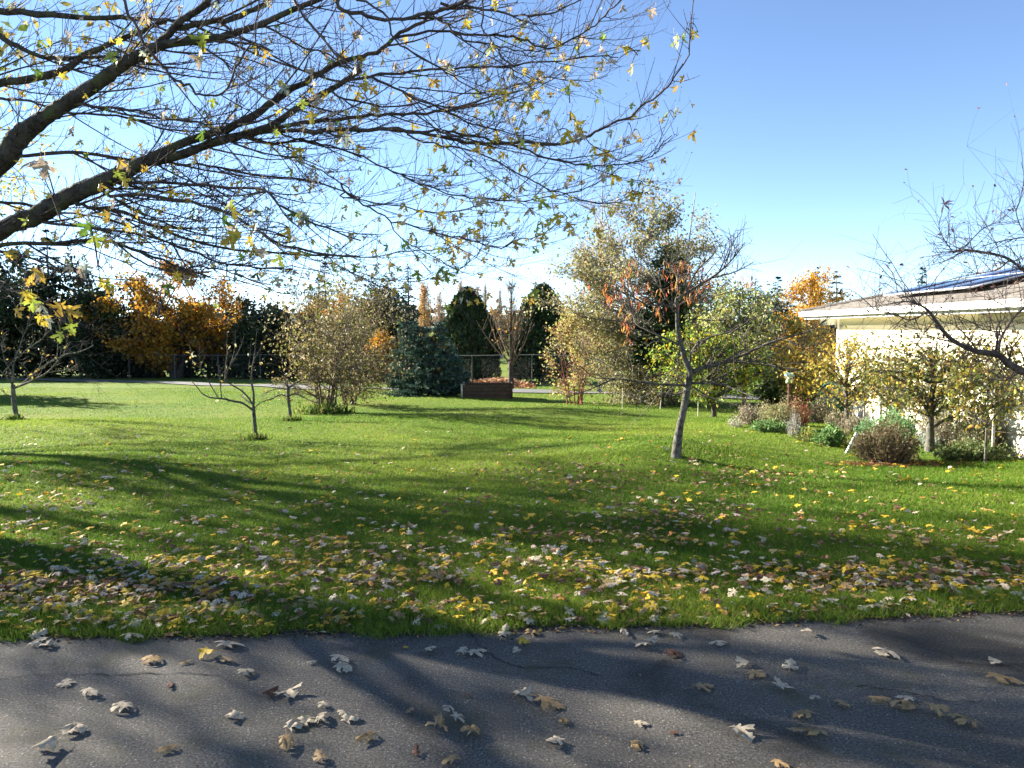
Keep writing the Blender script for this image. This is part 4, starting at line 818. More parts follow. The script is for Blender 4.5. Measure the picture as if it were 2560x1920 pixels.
def single_leaves(o, pts, axes, size, cols, seed, tmpl=T_OVAL, name='leaf'):
    """leaves one by one, as parts that share meshes"""
    r = np.random.default_rng(seed); bw = np.array(parent_world(o))
    for p_, a_, s_, c_ in zip(pts, axes, size, cols):
        key = (id(tmpl), c_)
        if key not in FOLI: FOLI[key] = mesh_np(name, tmpl[0], tmpl[1], None, leafmat('leaf_%d' % len(FOLI), .45, .5, False, c_))
        l_ = bpy.data.objects.new(name, FOLI[key]); C.objects.link(l_); l_.parent = o; l_.location = Vector(p_ - bw); l_.scale = (s_,) * 3
        q_ = Vector(a_).to_track_quat('X', 'Z'); l_.rotation_mode = 'QUATERNION'; l_.rotation_quaternion = q_ @ Vector((1, 0, 0)).rotation_difference(Vector((1, 0, 0))) @ Quaternion((1, 0, 0), float(r.uniform(-1.6, 1.6)))
def Z(ox, oy, s): return lambda L: [(ox + x / s, oy + y / s) for x, y in L]
z9 = Z(380, 780, 4.88)
b0 = G(637, 1097); Y = b0[1]
sap, tips, polys = traced('apple_sapling', 'bare apple sapling with one long low branch left, middle of the left lawn', 'tree', b0, (z9([(1270, 1550), (1252, 1350), (1240, 1200), (1240, 1150)]), 9.5, 8),
    [(z9([(1238, 1200), (1100, 1110), (1000, 1090), (850, 1055), (720, 1045), (620, 1000), (560, 930), (490, 850)]), 6, 1.6, -.5), (z9([(800, 1035), (720, 900), (640, 760), (600, 700), (500, 600), (465, 480), (460, 370)]), 3, 1.2, -.3), (z9([(600, 690), (580, 560), (575, 450)]), 2, 1, -.3),
     (z9([(850, 1052), (835, 900), (825, 720), (790, 630)]), 3, 1, -.3), (z9([(1238, 1170), (1240, 1000), (1215, 850), (1220, 700), (1245, 570), (1260, 400), (1285, 200)]), 6, 1.2, .2), (z9([(1238, 1150), (1180, 1050), (1090, 960), (960, 880), (890, 825), (930, 700), (1010, 560), (1080, 430), (1130, 260)]), 5, 1.2, .5),
     (z9([(895, 810), (900, 650), (920, 500), (910, 380), (940, 160)]), 3, 1, .5), (z9([(1248, 570), (1320, 450), (1400, 260)]), 2.5, 1, .3), (z9([(1245, 1180), (1320, 1110), (1450, 1060), (1560, 1020)]), 2.5, 1, -.2), (z9([(1235, 1130), (1130, 1060), (1080, 1010)]), 4, 1.5, .3), (z9([(960, 640), (1010, 440), (1020, 220)]), 2, .8, .4), (z9([(1180, 700), (1200, 500), (1210, 350)]), 2, .8, .2)],
    Y, M_FRUITBARK, 201, .05, (.03, .13), .0025, None, limb_mat=M_LIMB)
r = np.random.default_rng(5); k = 46; ix = r.integers(0, len(tips), k); ix[:14] = np.argsort([np.linalg.norm(t_[-1] - at(450, 930, Y)) for t_ in tips])[:14]
cl = [[(.62, .55, .36), (.30, .30, .06), (.20, .20, .05), (.45, .30, .06)][v] for v in r.integers(0, 4, k)]
single_leaves(sap, tips[ix, 3], rdir(r, k) + (0, 0, -.3), r.uniform(.045, .085, k), [tuple(c_) for c_ in cl], 8)
b0 = G(728, 1050); Y = b0[1]
sap2, tips, polys = traced('crooked_sapling', 'short crooked sapling with drooping bare arms beside the hazel', 'tree', b0, (z9([(1700, 1320), (1680, 1200), (1665, 1060), (1660, 920)]), 8.5, 7),
    [(z9([(1660, 1030), (1560, 1010), (1450, 1070), (1380, 1080)]), 4, 1.4, -.4), (z9([(1655, 945), (1540, 930), (1420, 970), (1350, 1000)]), 4, 1.4, .4), (z9([(1662, 925), (1620, 870), (1540, 860), (1450, 900)]), 4, 1.3, .2), (z9([(1665, 925), (1750, 870), (1830, 830), (1950, 810), (2040, 760)]), 5, 1.5, .3), (z9([(1680, 1020), (1760, 1000), (1850, 1040), (1950, 1090), (2020, 1110)]), 4, 1.4, -.3),
     (z9([(1700, 900), (1800, 880), (1900, 900), (1990, 960)]), 3, 1.2, -.2), (z9([(1665, 920), (1640, 800), (1600, 700)]), 2.5, 1, .1)], Y, M_FRUITBARK, 202, .035, (.04, .2), .003, None, nlev=2, limb_mat=M_LIMB)
k = 16; ix = r.integers(0, len(tips), k); single_leaves(sap2, tips[ix, 3], rdir(r, k), r.uniform(.05, .08, k), [(.30, .30, .06), (.45, .30, .06)] * 8, 9)
z3 = Z(0, 620, 3.16); b0 = G(42, 1048); Y = b0[1]
sap3, tips, polys = traced('young_fruit_tree', 'young bare-branched fruit tree at the left edge of the lawn', 'tree', b0, (z3([(135, 1350), (115, 1250), (105, 1150), (102, 1080)]), 12, 10),
    [(z3([(105, 1110), (250, 1050), (380, 980), (500, 850), (620, 825), (740, 770)]), 6, 1.5, -.4), (z3([(180, 1070), (300, 970), (400, 900), (490, 850), (540, 770)]), 4.5, 1.2, .4), (z3([(100, 1090), (110, 900), (150, 800), (190, 680), (250, 560), (275, 480)]), 5, 1.2, .3), (z3([(100, 1080), (40, 1010), (-30, 940), (-120, 850)]), 5, 1.5, -.2), (z3([(85, 1170), (40, 1150), (10, 1110)]), 3, 1, -.2),
     (z3([(150, 900), (200, 940), (240, 1010)]), 2.5, 1, .1), (z3([(300, 975), (330, 880), (320, 830)]), 2, .8, .2), (z3([(450, 890), (460, 740), (480, 680)]), 2, .8, .3), (z3([(120, 880), (230, 790), (350, 700), (380, 580)]), 3, 1, .4), (z3([(100, 1000), (30, 860), (20, 680)]), 4, 1, .3), (z3([(380, 985), (540, 960), (630, 970)]), 2, .8, -.3)], Y, M_FRUITBARK, 203, .05, (.05, .25), .003, None, nlev=2)
k = 60; ix = r.integers(0, len(tips), k); single_leaves(sap3, tips[ix, 3], rdir(r, k) + (0, 0, -.4), r.uniform(.05, .10, k), [[(.50, .36, .05), (.34, .28, .07), (.30, .18, .06)][v] for v in r.integers(0, 3, k)], 10)
# bare fruit tree on its mound, with orange leaves left in the upper crown
z5 = Z(1300, 450, 3.0157); b0 = G(1690, 1142); Y = b0[1]
ft, tips, polys = traced('bare_fruit_tree', 'spreading bare fruit tree on a small mound with orange leaves left in its top', 'tree', b0, ([(1690, 1143), (1697, 1080), (1712, 1010), (1722, 950)] + z5([(1285, 1440), (1250, 1370), (1215, 1250), (1190, 1130), (1185, 1000), (1180, 900)]), 21, 9),
    [(z5([(1182, 900), (1260, 850), (1340, 800), (1440, 740), (1520, 680), (1580, 620), (1640, 550), (1695, 470)]), 8.5, 2, .3), (z5([(1500, 695), (1550, 580), (1580, 490), (1568, 430)]), 4, 1.5, .2), (z5([(1440, 740), (1600, 700), (1690, 660), (1765, 615)]), 4.5, 1.6, -.3),
     (z5([(1180, 980), (1110, 900), (1050, 800), (960, 740), (890, 690)]), 6, 1.8, -.3), (z5([(1050, 800), (985, 700), (940, 600), (900, 550)]), 4, 1.5, .2), (z5([(1190, 840), (1185, 740), (1150, 670), (1080, 600)]), 5, 1.5, .5), (z5([(1250, 855), (1330, 690), (1430, 590), (1475, 535), (1450, 510)]), 6, 1.6, .4),
     (z5([(1185, 1010), (1110, 945), (960, 940), (850, 880), (720, 830), (650, 850)]), 5, 1.5, -.6), (z5([(1195, 1240), (1000, 1150), (880, 1090), (850, 1020), (780, 980)]), 6, 1.8, .6), (z5([(850, 1085), (720, 1060), (550, 1045), (420, 1010), (365, 955)]), 4, 1.3, .4),
     (z5([(1290, 1450), (1400, 1410), (1550, 1370), (1700, 1310), (1850, 1240), (2000, 1190), (2200, 1130), (2330, 1030)]), 11, 2.2, -.6), (z5([(1275, 1400), (1290, 1310), (1330, 1250), (1450, 1180), (1600, 1140), (1750, 1050), (1850, 1010), (1990, 970), (1990, 895)]), 6, 1.6, .7),
     (z5([(1262, 1550), (1150, 1545), (1050, 1540), (880, 1520), (720, 1500), (620, 1540), (470, 1600), (350, 1635)]), 8, 1.8, -.4), (z5([(720, 1500), (560, 1490), (480, 1420), (430, 1400)]), 3.5, 1.2, -.3), (z5([(1290, 1530), (1500, 1540), (1650, 1590), (1790, 1655)]), 6, 1.5, -.8), (z5([(1550, 1370), (1700, 1360), (1850, 1380), (2000, 1430), (2130, 1450)]), 5, 1.5, -.9),
     (z5([(2000, 1190), (2100, 1250), (2250, 1240), (2360, 1180)]), 4, 1.2, -.4), (z5([(1240, 1600), (1150, 1620), (1020, 1600), (900, 1640), (800, 1600)]), 5, 1.4, .5), (z5([(1310, 1560), (1450, 1650), (1600, 1700)]), 4, 1.3, .5), (z5([(1205, 1100), (1300, 1050), (1450, 1060), (1600, 1050), (1700, 1000)]), 4, 1.3, -.3), (z5([(1190, 950), (1280, 900), (1420, 890), (1560, 850), (1690, 815)]), 4, 1.2, .4), (z5([(1150, 1480), (1200, 1370), (1100, 1480), (1040, 1500)]), 3, 1.2, -.2)],
    Y, M_FRUITBARK, 211, .05, (.08, .48), .006, None, trunk_sides=12, limb_mat=barkmat('fruit_limb_bark', (.045, .036, .030), (.13, .115, .095), None, 14), nlev=2, upb=.55)
r = np.random.default_rng(33); k = 285; spots = z5([(700, 740), (760, 800), (850, 820), (880, 640), (830, 680), (1010, 800), (1100, 680), (1210, 620), (1230, 770), (1330, 640), (1380, 740), (1160, 780), (960, 860), (720, 940), (820, 1060), (780, 1110), (1040, 960), (1100, 1000), (690, 880), (1470, 770), (1340, 820), (1690, 740), (1740, 710), (1300, 700), (900, 900), (840, 1170), (620, 820), (1290, 900), (1200, 840)])
sel = r.integers(0, len(spots), k); P = np.array([at(spots[s_][0] + r.normal() * 11, spots[s_][1] + r.normal() * 11, Y + r.uniform(-.3, .6)) for s_ in sel])
dist2 = np.stack([np.linalg.norm(P - t_, axis=1) for t_ in tips[:, 3]]); nearest = tips[np.argmin(dist2, axis=0), 3]; P = P * .55 + nearest * .45
single_leaves(ft, P, np.column_stack([r.normal(size=(k, 2)) * .35, -np.ones(k)]), r.uniform(.055, .095, k), [[(.50, .15, .04), (.55, .24, .05), (.42, .09, .05), (.50, .31, .07)][v] for v in r.choice(4, k, p=[.4, .3, .15, .15])], 12, T_LANCE)
mb = tubes([(bez(nearest[i_], (nearest[i_] + P[i_]) / 2 + (0, 0, .04), P[i_], 4), np.array([.003, .0025, .002, .0015])) for i_ in range(k)], 3); tag(mb.build('leaf_stalks', M_REDBARK, ft), kind='stuff')

# ------------------------------------------------------------------ orchard rows against the house, flower bed
HA = [(.35, (.15, .155, .035)), (.35, (.09, .115, .024)), (.2, (.36, .26, .035)), (.1, (.26, .16, .04))]
def wall_tree(px, X, cy, rx, rz, lab, seed, pl, nl, tr_=.075, cpx=None):
    Y = X * F_PX / (px - CX); b0 = np.array([X, Y, float(gz(X, Y))]); cpx = cpx or px
    return tree('wall_pear_tree', lab, 'tree', b0, at(cpx, cy, Y), (m(rx, Y), .7, m(rz, Y)), 56, 800, int(nl * .72), .068, pl, tr_, M_FRUITBARK, seed, 'fruit trees against the house wall', tmpl=T_OVAL, clump=.65, spread=.09, top=.75, shell=.3, hang=.6)
wall_tree(2122, 6.75, 920, 110, 105, 'yellow-leaved fruit tree at the corner of the house wall', 221, [(.4, (.48, .34, .04)), (.35, (.22, .22, .05)), (.25, (.36, .26, .07))], 3200, .06)
wall_tree(2225, 6.9, 930, 125, 95, 'thin-stemmed olive fruit tree between the corner and thick-trunked wall trees', 222, HA, 2200, .02)
wall_tree(2332, 6.7, 935, 150, 108, 'thick-trunked olive and yellow fruit tree in front of the house wall', 223, HA, 3000, .085)
wall_tree(2475, 6.75, 945, 145, 108, 'rightmost fruit tree against the house wall, olive leaves', 224, HA, 2600, .022)
wall_tree(2640, 6.8, 955, 120, 90, 'fruit tree against the house wall just beyond the right picture edge', 225, HA, 1500, .05)
wi = thing('trellis', 'row of thin posts with two wires in front of the house wall', 'trellis', (6.95, 13, float(gz(6.95, 13))))
for px in (2165, 2207, 2222, 2240, 2440, 2492):
    X = 7.1; Yw = X * F_PX / (px - CX); zz = float(gz(X, Yw)); tubes([(np.array([(X, Yw, zz - .1), (X, Yw, zz + 1.35)]), np.array([.02, .018]))], 6).build('post', M_PALEBARK, wi)
for hh in (.42, .95): tubes([(np.array([(7.1, 15.3, float(gz(7.1, 15.3)) + hh), (7.1, 12, float(gz(7.1, 12)) + hh - .02), (7.1, 9.5, float(gz(7.1, 9.5)) + hh)]), np.full(3, .0045))], 4).build('wire', M_DARKBARK, wi)
def bush(name, lab, px, py, wpx, hpx, n_stem, palette, seed, leaf=.03, nl=2500, matb=M_DARKBARK, spread=.02, upright=.7, tmpl=T_DIA, depth=1.0, cat='bush', group=None, leafm=None, jit=.22):
    r = np.random.default_rng(seed); b0 = G(px, py); Y = b0[1]; wv, hv = m(wpx, Y) / 2, m(hpx, Y); b0 = GY(px, Y + wv * .5 * depth)
    o = thing(name, lab, cat, b0, group)
    a = r.uniform(0, 6.28, n_stem); s0 = np.sqrt(r.random(n_stem)); A = b0 + np.stack([np.cos(a) * wv * .45 * s0, np.sin(a) * wv * .45 * depth * s0, np.full(n_stem, -.03)], -1)
    irr = 1 + .22 * np.sin(3 * a + seed) + .14 * np.sin(7 * a + 2 * seed); wv = wv * irr; hgt = hv * np.clip(1 - (s0 * .85) ** 2, .15, 1) ** .45 * r.uniform(.45, 1.22, n_stem) * (1 + .18 * np.sin(2 * a + seed))
    E = b0 + np.stack([np.cos(a) * wv * s0 * r.uniform(.75, 1.1, n_stem), np.sin(a) * wv * depth * s0 * r.uniform(.75, 1.1, n_stem), hgt], -1)
    Mi = A * (1 - upright) + E * upright; Mi[:, 2] = A[:, 2] * .35 + E[:, 2] * .65
    BP = bezn(A, Mi, E, 5); tubes([(BP[k], np.array([.006, .005, .004, .003, .0015]) * (hv / .6) ** .5) for k in range(n_stem)], 3).build('stems', matb, o)
    bi = r.integers(0, n_stem, nl); f = (1 - r.random(nl) ** 1.6 * .9) * 3.99; fi = f.astype(int); ff = (f - fi)[:, None]
    Q_ = BP[bi, fi] * (1 - ff) + BP[bi, fi + 1] * ff + r.normal(size=(nl, 3)) * spread; T_ = norm(BP[bi, fi + 1] - BP[bi, fi])
    leafs(tmpl, Q_, T_ * .7 + rdir(r, nl) * .8, rdir(r, nl) + (0, 0, .5), leaf * r.uniform(.6, 1.4, nl), pal(r, nl, palette, jit)).build('foliage', leafm or M_LEAF, o)
    return o
LAV = [(.4, (.22, .20, .15)), (.3, (.30, .27, .18)), (.3, (.17, .18, .12))]
HEA = [(.4, (.13, .10, .055)), (.3, (.10, .105, .04)), (.3, (.18, .125, .07))]
GRB = [(.5, (.10, .20, .05)), (.5, (.16, .26, .09))]
SIL = [(.5, (.30, .34, .28)), (.5, (.22, .26, .20))]
bush('heather_bush', 'large brown heather bush at the front of the flower bed', 2228, 1160, 165, 88, 260, HEA, 301, .04, 5200, M_TANBARK, .03, .55)
bush('heather_bush', 'smaller brown heather clump joined to the left of the large one', 2185, 1152, 90, 62, 150, HEA, 331, .04, 2400, M_TANBARK, .04, .6)
bush('feathery_bush', 'feathery bright green plant behind the brown heather', 2235, 1105, 150, 62, 120, [(.5, (.13, .27, .10)), (.5, (.20, .36, .17))], 302, .045, 3800, M_TANBARK, .03)
bush('lavender_bush', 'grey-brown lavender mound right of the brown heather', 2385, 1125, 170, 98, 280, LAV, 303, .035, 4200, M_TANBARK, .025, .5)
bush('lavender_bush', 'greenish grey lavender at the foot of the house wall, right side', 2470, 1140, 160, 92, 240, [(.4, (.20, .20, .10)), (.3, (.26, .26, .16)), (.3, (.14, .16, .07))], 304, .04, 3600, M_TANBARK, .03, .5)
bush('silver_plant', 'silvery low plant between the heather and the lavender', 2345, 1122, 90, 34, 90, SIL, 305, .035, 1600, M_TANBARK, .025)
bush('ground_cover_plant', 'low dark green plants along the lawn in front of the lavender', 2440, 1152, 210, 36, 150, [(.5, (.09, .14, .04)), (.5, (.16, .19, .07))], 306, .05, 2600, M_TANBARK, .03, .5, depth=.5)
bush('green_plant', 'small bright green leafy plant left of the white stake', 2080, 1116, 80, 40, 90, GRB, 307, .06, 1500, M_TANBARK, .03, tmpl=T_OVAL)
bush('yellow_plant', 'low yellowing plants at the lawn edge left of the bright green plant', 2030, 1105, 70, 24, 50, [(.5, (.30, .28, .06)), (.5, (.16, .2, .05))], 308, .05, 500, M_TANBARK, .03)
bush('twiggy_plant', 'bare twiggy stems standing beside the white stake', 2112, 1108, 44, 75, 26, LAV, 309, .02, 120, M_TANBARK, .01, .6)
bush('lavender_bush', 'grey lavender clump at the left end of the flower bed', 1885, 1062, 95, 46, 200, [(.5, (.20, .16, .13)), (.5, (.28, .25, .16))], 310, .04, 2400, M_TANBARK, .03, .5)
bush('straw_plant', 'straw-coloured seeding plants left of centre in the flower bed', 1945, 1075, 110, 66, 200, [(.5, (.30, .27, .12)), (.5, (.22, .24, .10))], 311, .04, 2400, M_TANBARK, .03, .6)
bush('green_plant', 'pale green plants at the front left of the flower bed', 1925, 1080, 90, 24, 90, GRB, 312, .05, 1300, M_TANBARK, .03)
bush('red_stemmed_bush', 'red-stemmed twiggy bush in the middle of the flower bed', 1998, 1066, 90, 70, 130, [(.6, (.30, .08, .06)), (.4, (.3, .16, .10))], 313, .03, 700, M_REDBARK, .02, .45)
bush('grey_plant', 'bare grey-twigged plant in front of the red-stemmed bush', 1990, 1092, 60, 58, 60, SIL, 314, .025, 260, M_PALEBARK, .02, .5)
bush('sage_bush', 'round grey-green bush left of the house corner', 2052, 1058, 56, 52, 220, [(.5, (.20, .19, .12)), (.5, (.26, .24, .17))], 315, .035, 2600, M_TANBARK, .025, .5)
bush('pale_bush', 'pale dry plants at the foot of the house corner', 2100, 1068, 60, 30, 110, [(.6, (.38, .33, .24)), (.4, (.24, .24, .14))], 316, .04, 1400, M_TANBARK, .03)
bush('brown_bush', 'low brown bush in front of the corner wall tree', 2150, 1080, 90, 34, 150, LAV, 317, .04, 1700, M_TANBARK, .03, .5)
bush('yew_bush', 'dark green conifer shrub behind the birdhouse post', 1945, 1010, 110, 75, 160, [(.5, (.05, .09, .02)), (.5, (.10, .14, .03))], 318, .07, 5200, M_DARKBARK, .06, .6, leafm=M_NEEDLE)
bush('yew_bush', 'second dark green shrub right of the birdhouse post', 2010, 1004, 90, 60, 130, [(.5, (.05, .09, .02)), (.5, (.12, .14, .03))], 319, .07, 3400, M_DARKBARK, .06, .6, leafm=M_NEEDLE)
bush('tan_bush', 'twiggy pinkish tan bush between birdhouse and house corner', 2025, 1000, 95, 105, 260, [(.6, (.34, .22, .15)), (.4, (.28, .2, .1))], 320, .05, 1800, M_TANBARK, .04, .5)
bush('white_flower_clump', 'clump of white dry flower heads at the lawn edge, left end of bed', 1842, 1068, 44, 18, 60, [(.7, (.5, .48, .42)), (.3, (.25, .25, .15))], 321, .03, 420, M_TANBARK, .03)
q = G(2228, 1163); n_ = 260; r = np.random.default_rng(330); P = q + np.column_stack([r.normal(size=n_) * .42, r.normal(size=n_) * .13 + .05, np.zeros(n_)]); P[:, 2] = gz(P[:, 0], P[:, 1]) + .02
tag(leafs(T_MAPLE[2], P, np.column_stack([r.normal(size=(n_, 2)), np.zeros(n_)]), np.array([0, 0, 1.0]) + r.normal(size=(n_, 3)) * .4, r.uniform(.04, .09, n_), pal(r, n_, [(.6, (.20, .07, .04)), (.25, (.3, .15, .06)), (.15, YEL)])).build('leaf_drift', M_LITTER), 'reddish fallen leaves caught at the foot of the brown heather', 'leaf litter', kind='stuff')
# birdhouse on its post, compost bin
q = GY(1975, 19.0); bh = thing('birdhouse', 'small pale blue birdhouse on a rust-brown post in the flower bed', 'birdhouse', q)
zc = at(1975, 946, 19)[2]
MB().box((q[0] - .03, q[1] - .03, q[2] - .1), (q[0] + .03, q[1] + .03, zc - .12)).build('post', M_RUST, bh)
MB().box((q[0] - .07, q[1] - .07, zc - .12), (q[0] + .07, q[1] + .07, zc + .07)).build('box', plain('pale_green_paint', (.45, .52, .36), .6), bh)
MB().add([(q[0] - .10, q[1] - .10, zc + .06), (q[0] + .10, q[1] - .10, zc + .06), (q[0] + .10, q[1] + .1, zc + .06), (q[0] - .1, q[1] + .1, zc + .06), (q[0] - .1, q[1], zc + .15), (q[0] + .1, q[1], zc + .15)], [[0, 1, 5, 4], [2, 3, 4, 5], [3, 2, 1, 0]]).add([(q[0] - .10, q[1] - .10, zc + .06), (q[0] - .1, q[1], zc + .15), (q[0] - .1, q[1] + .1, zc + .06), (q[0] + .10, q[1] - .10, zc + .06), (q[0] + .1, q[1] + .1, zc + .06), (q[0] + .1, q[1], zc + .15)], [[0, 1, 2], [3, 4, 5]]).build('roof', M_BLUE, bh)
ang = np.linspace(0, 6.283, 17)[:-1]; tubes([(np.array([[q[0], q[1] - .072, zc - .01], [q[0], q[1] - .066, zc - .01]]), np.array([.018, .018]))], 10).add([[q[0], q[1] - .0725, zc - .01]] + [[q[0] + .018 * math.cos(a_), q[1] - .0722, zc - .01 + .018 * math.sin(a_)] for a_ in ang], [[0, i_ + 1, (i_ + 1) % 16 + 1] for i_ in range(16)]).build('entrance_hole', M_CRACK, bh)
q = GY(2083, 17.2); cb = thing('compost_bin', 'dark green plastic bin beside the house corner behind the wall trees', 'bin', q)
zr = np.array([0, .05, .45, .80, .82]); rr_ = np.array([.26, .26, .235, .21, .21]); tubes([(np.array([q + (0, 0, h_) for h_ in zr]), rr_)], 14).build('body', M_BIN, cb, True)
tubes([(np.array([q + (0, 0, h_) for h_ in (.80, .84, .90, .93)]), np.array([.235, .235, .16, .005]))], 14).build('lid', M_BIN, cb, True)

# ------------------------------------------------------------------ the big maple
z1 = Z(0, 0, 2.458); z2 = Z(850, 0, 2.458); z4 = Z(650, 620, 3.16)
TB = np.array([-6.4, 7.1, 0]); TB[2] = float(gz(TB[0], TB[1]))
maple = thing('maple_tree', 'big silver maple reaching in from the left, nearly bare with some yellow leaves', 'tree', TB)
mr = np.random.default_rng(500)
fork = TB + (.15, -.05, 1.75)
tubes([(smooth_path([TB - (0, 0, .15), TB + (.02, 0, .5), TB + (.08, 0, 1.2), fork, fork + (-.05, .1, 1.2)], 14), np.array([.46, .38, .34, .32, .31, .30, .30, .30, .30, .29, .28, .27, .25, .22]) * .72)], 16).build('trunk', M_MAPLEBARK, maple, True)
LIMB = []   # (points, w0 px, w1 px, Y0, Y1)
def lz(f, pts, w0, w1, y0, y1, s): LIMB.append(([at(q[0], q[1], y0 + (y1 - y0) * i_ / (len(pts) - 1)) for i_, q in enumerate(f(pts))], w0 / s * .78, w1 / s * .78, (y0 + y1) / 2))
# two great limbs start at the trunk
def great(pts_px, f, w, y0, y1, s):
    P = [at(q[0], q[1], y0 + (y1 - y0) * i_ / (len(pts_px) - 1)) for i_, q in enumerate(f(pts_px))]
    P = [fork + (0, 0, .0), fork * .5 + P[0] * .5 + (0, 0, -.08 if P[0][2] < 2.8 else .12)] + P
    R = np.array([w[0] * 1.15] + [w[0] * 1.05] + list(np.interp(np.linspace(0, 1, len(P) - 2), np.linspace(0, 1, len(w)), w))) / s / 2 * .70
    R = R * np.array([m(1, y0)] * 2 + list(m(1, np.linspace(y0, y1, len(P) - 2)))); n_ = 130
    PP = smooth_path(P, n_); RR = np.interp(np.linspace(0, 1, n_), np.linspace(0, 1, len(R)), R) * (1 + .03 * mr.normal(size=n_) + .05 * np.sin(np.arange(n_) * .7) * np.sin(np.arange(n_) * .23))
    q_ = tubes([(PP, RR)], 18); q_.V[0] = q_.V[0] + mr.normal(size=q_.V[0].shape) * .06 * np.repeat(RR, 18)[:, None]
    q_.build('limb', M_MAPLEBARK, maple, True); return PP[::3], RR[::3]
ALL = []
ALL.append(great([(0, 1420), (200, 1335), (400, 1220), (600, 1130), (780, 1050), (900, 990), (1100, 955), (1300, 880), (1490, 830), (1650, 780), (1790, 690), (1900, 620), (2050, 540), (2220, 430)], z1, [145, 150, 145, 140, 135, 100, 75, 70, 68, 60, 52, 48, 45, 40], 6.4, 5.9, 2.458))
ALL.append(great([(0, 990), (100, 860), (250, 740), (430, 620), (600, 510), (750, 400), (880, 330), (1000, 275), (1150, 255), (1300, 240), (1450, 200), (1600, 150), (1800, 60), (1950, 0), (2150, -80)], z1, [185, 165, 135, 120, 110, 100, 90, 75, 66, 60, 55, 50, 45, 40, 34], 6.3, 5.4, 2.458))
S1 = 2.458
lz(z1, [(820, 1040), (1000, 930), (1200, 850), (1440, 770), (1600, 680), (1760, 560), (1900, 490), (2060, 400), (2212, 350)], 80, 34, 6.15, 5.8, S1)
lz(z2, [(123, 350), (270, 290), (400, 190), (550, 100), (640, 50), (800, -10), (900, -60)], 34, 20, 5.8, 5.5, S1)
lz(z1, [(940, 290), (1050, 190), (1150, 100), (1260, 30), (1320, -60)], 60, 45, 5.85, 5.6, S1)
lz(z1, [(1080, 180), (1300, 130), (1480, 100), (1640, 10), (1700, -40)], 46, 36, 5.9, 6.1, S1)
lz(z1, [(-200, 60), (0, 65), (300, 90), (600, 105), (860, 112), (1100, 140)], 60, 22, 6.8, 6.4, S1)
lz(z1, [(-200, 120), (0, 225), (130, 300), (280, 350), (420, 362), (700, 350), (900, 375)], 48, 16, 6.7, 6.4, S1)
lz(z1, [(-250, 560), (0, 510), (200, 480), (400, 420), (560, 320), (750, 240), (900, 180), (1020, 130)], 70, 26, 7.0, 6.6, S1)
lz(z1, [(735, -40), (800, 110), (870, 230), (920, 310), (1000, 410), (1060, 480), (1150, 530), (1230, 580), (1330, 585), (1400, 540), (1430, 460), (1480, 370), (1555, 260), (1580, 100), (1590, -40)], 26, 10, 4.6, 4.2, S1)
lz(z1, [(480, 645), (650, 660), (850, 680), (1000, 730), (1180, 750), (1400, 760)], 26, 10, 6.2, 5.6, S1)
lz(z1, [(400, 690), (700, 700), (900, 760), (1100, 800), (1300, 812), (1600, 860)], 22, 8, 6.2, 6.6, S1)
lz(z1, [(100, 960), (450, 930), (650, 965), (900, 990), (1100, 1010), (1300, 1020), (1600, 1080), (1900, 1110), (2212, 1220)], 30, 12, 6.4, 7.0, S1)
lz(z1, [(740, 1120), (1000, 1120), (1250, 1150), (1500, 1150), (1620, 1170), (1720, 1260), (1850, 1340), (2000, 1400), (2212, 1480)], 30, 12, 6.2, 5.4, S1)
lz(z1, [(640, 1190), (900, 1200), (1100, 1230), (1300, 1280), (1450, 1330), (1600, 1430), (1800, 1520), (2212, 1590)], 34, 14, 6.2, 5.0, S1)
lz(z1, [(480, 1250), (600, 1280), (750, 1300), (900, 1370), (1050, 1430), (1200, 1480), (1500, 1540), (1900, 1565), (2212, 1580)], 34, 14, 6.3, 6.8, S1)
lz(z1, [(-200, 1480), (0, 1500), (300, 1490), (600, 1475), (720, 1500), (900, 1560), (1100, 1640), (1300, 1700)], 40, 14, 6.5, 6.0, S1)
lz(z1, [(250, 1360), (600, 1400), (900, 1450), (1100, 1520), (1300, 1590), (1500, 1640), (1800, 1655)], 26, 10, 6.3, 5.6, S1)
lz(z1, [(-200, 600), (0, 605), (150, 620), (330, 660)], 26, 14, 6.8, 6.6, S1); lz(z1, [(-200, 1190), (0, 1240), (200, 1260), (400, 1310), (600, 1330), (800, 1400)], 26, 10, 6.7, 6.9, S1)
lz(z1, [(1080, 120), (1200, 250), (1330, 350), (1440, 450), (1580, 560), (1700, 640), (1840, 690), (2000, 690)], 20, 8, 5.5, 5.0, S1); lz(z1, [(1800, -20), (1860, 100), (1980, 220), (2080, 340), (2212, 420)], 22, 10, 5.3, 4.9, S1)
lz(z1, [(1620, 150), (1750, 220), (1850, 290), (2000, 330), (2120, 390), (2212, 470)], 18, 8, 5.6, 5.9, S1); lz(z1, [(1200, 970), (1250, 1080), (1300, 1170), (1380, 1280), (1500, 1400), (1640, 1500)], 14, 6, 5.9, 5.6, S1)
lz(z1, [(1650, 880), (1720, 950), (1830, 990), (1950, 1040), (2080, 1120), (2212, 1220)], 18, 8, 5.8, 5.3, S1); lz(z1, [(1490, 850), (1700, 880), (1850, 860), (2000, 890), (2212, 960)], 26, 12, 5.9, 6.3, S1)
lz(z1, [(1500, 830), (1700, 800), (1950, 800), (2212, 795)], 44, 34, 5.95, 5.8, S1); lz(z1, [(1600, 780), (1800, 770), (2000, 740), (2212, 725)], 34, 26, 5.95, 6.1, S1)
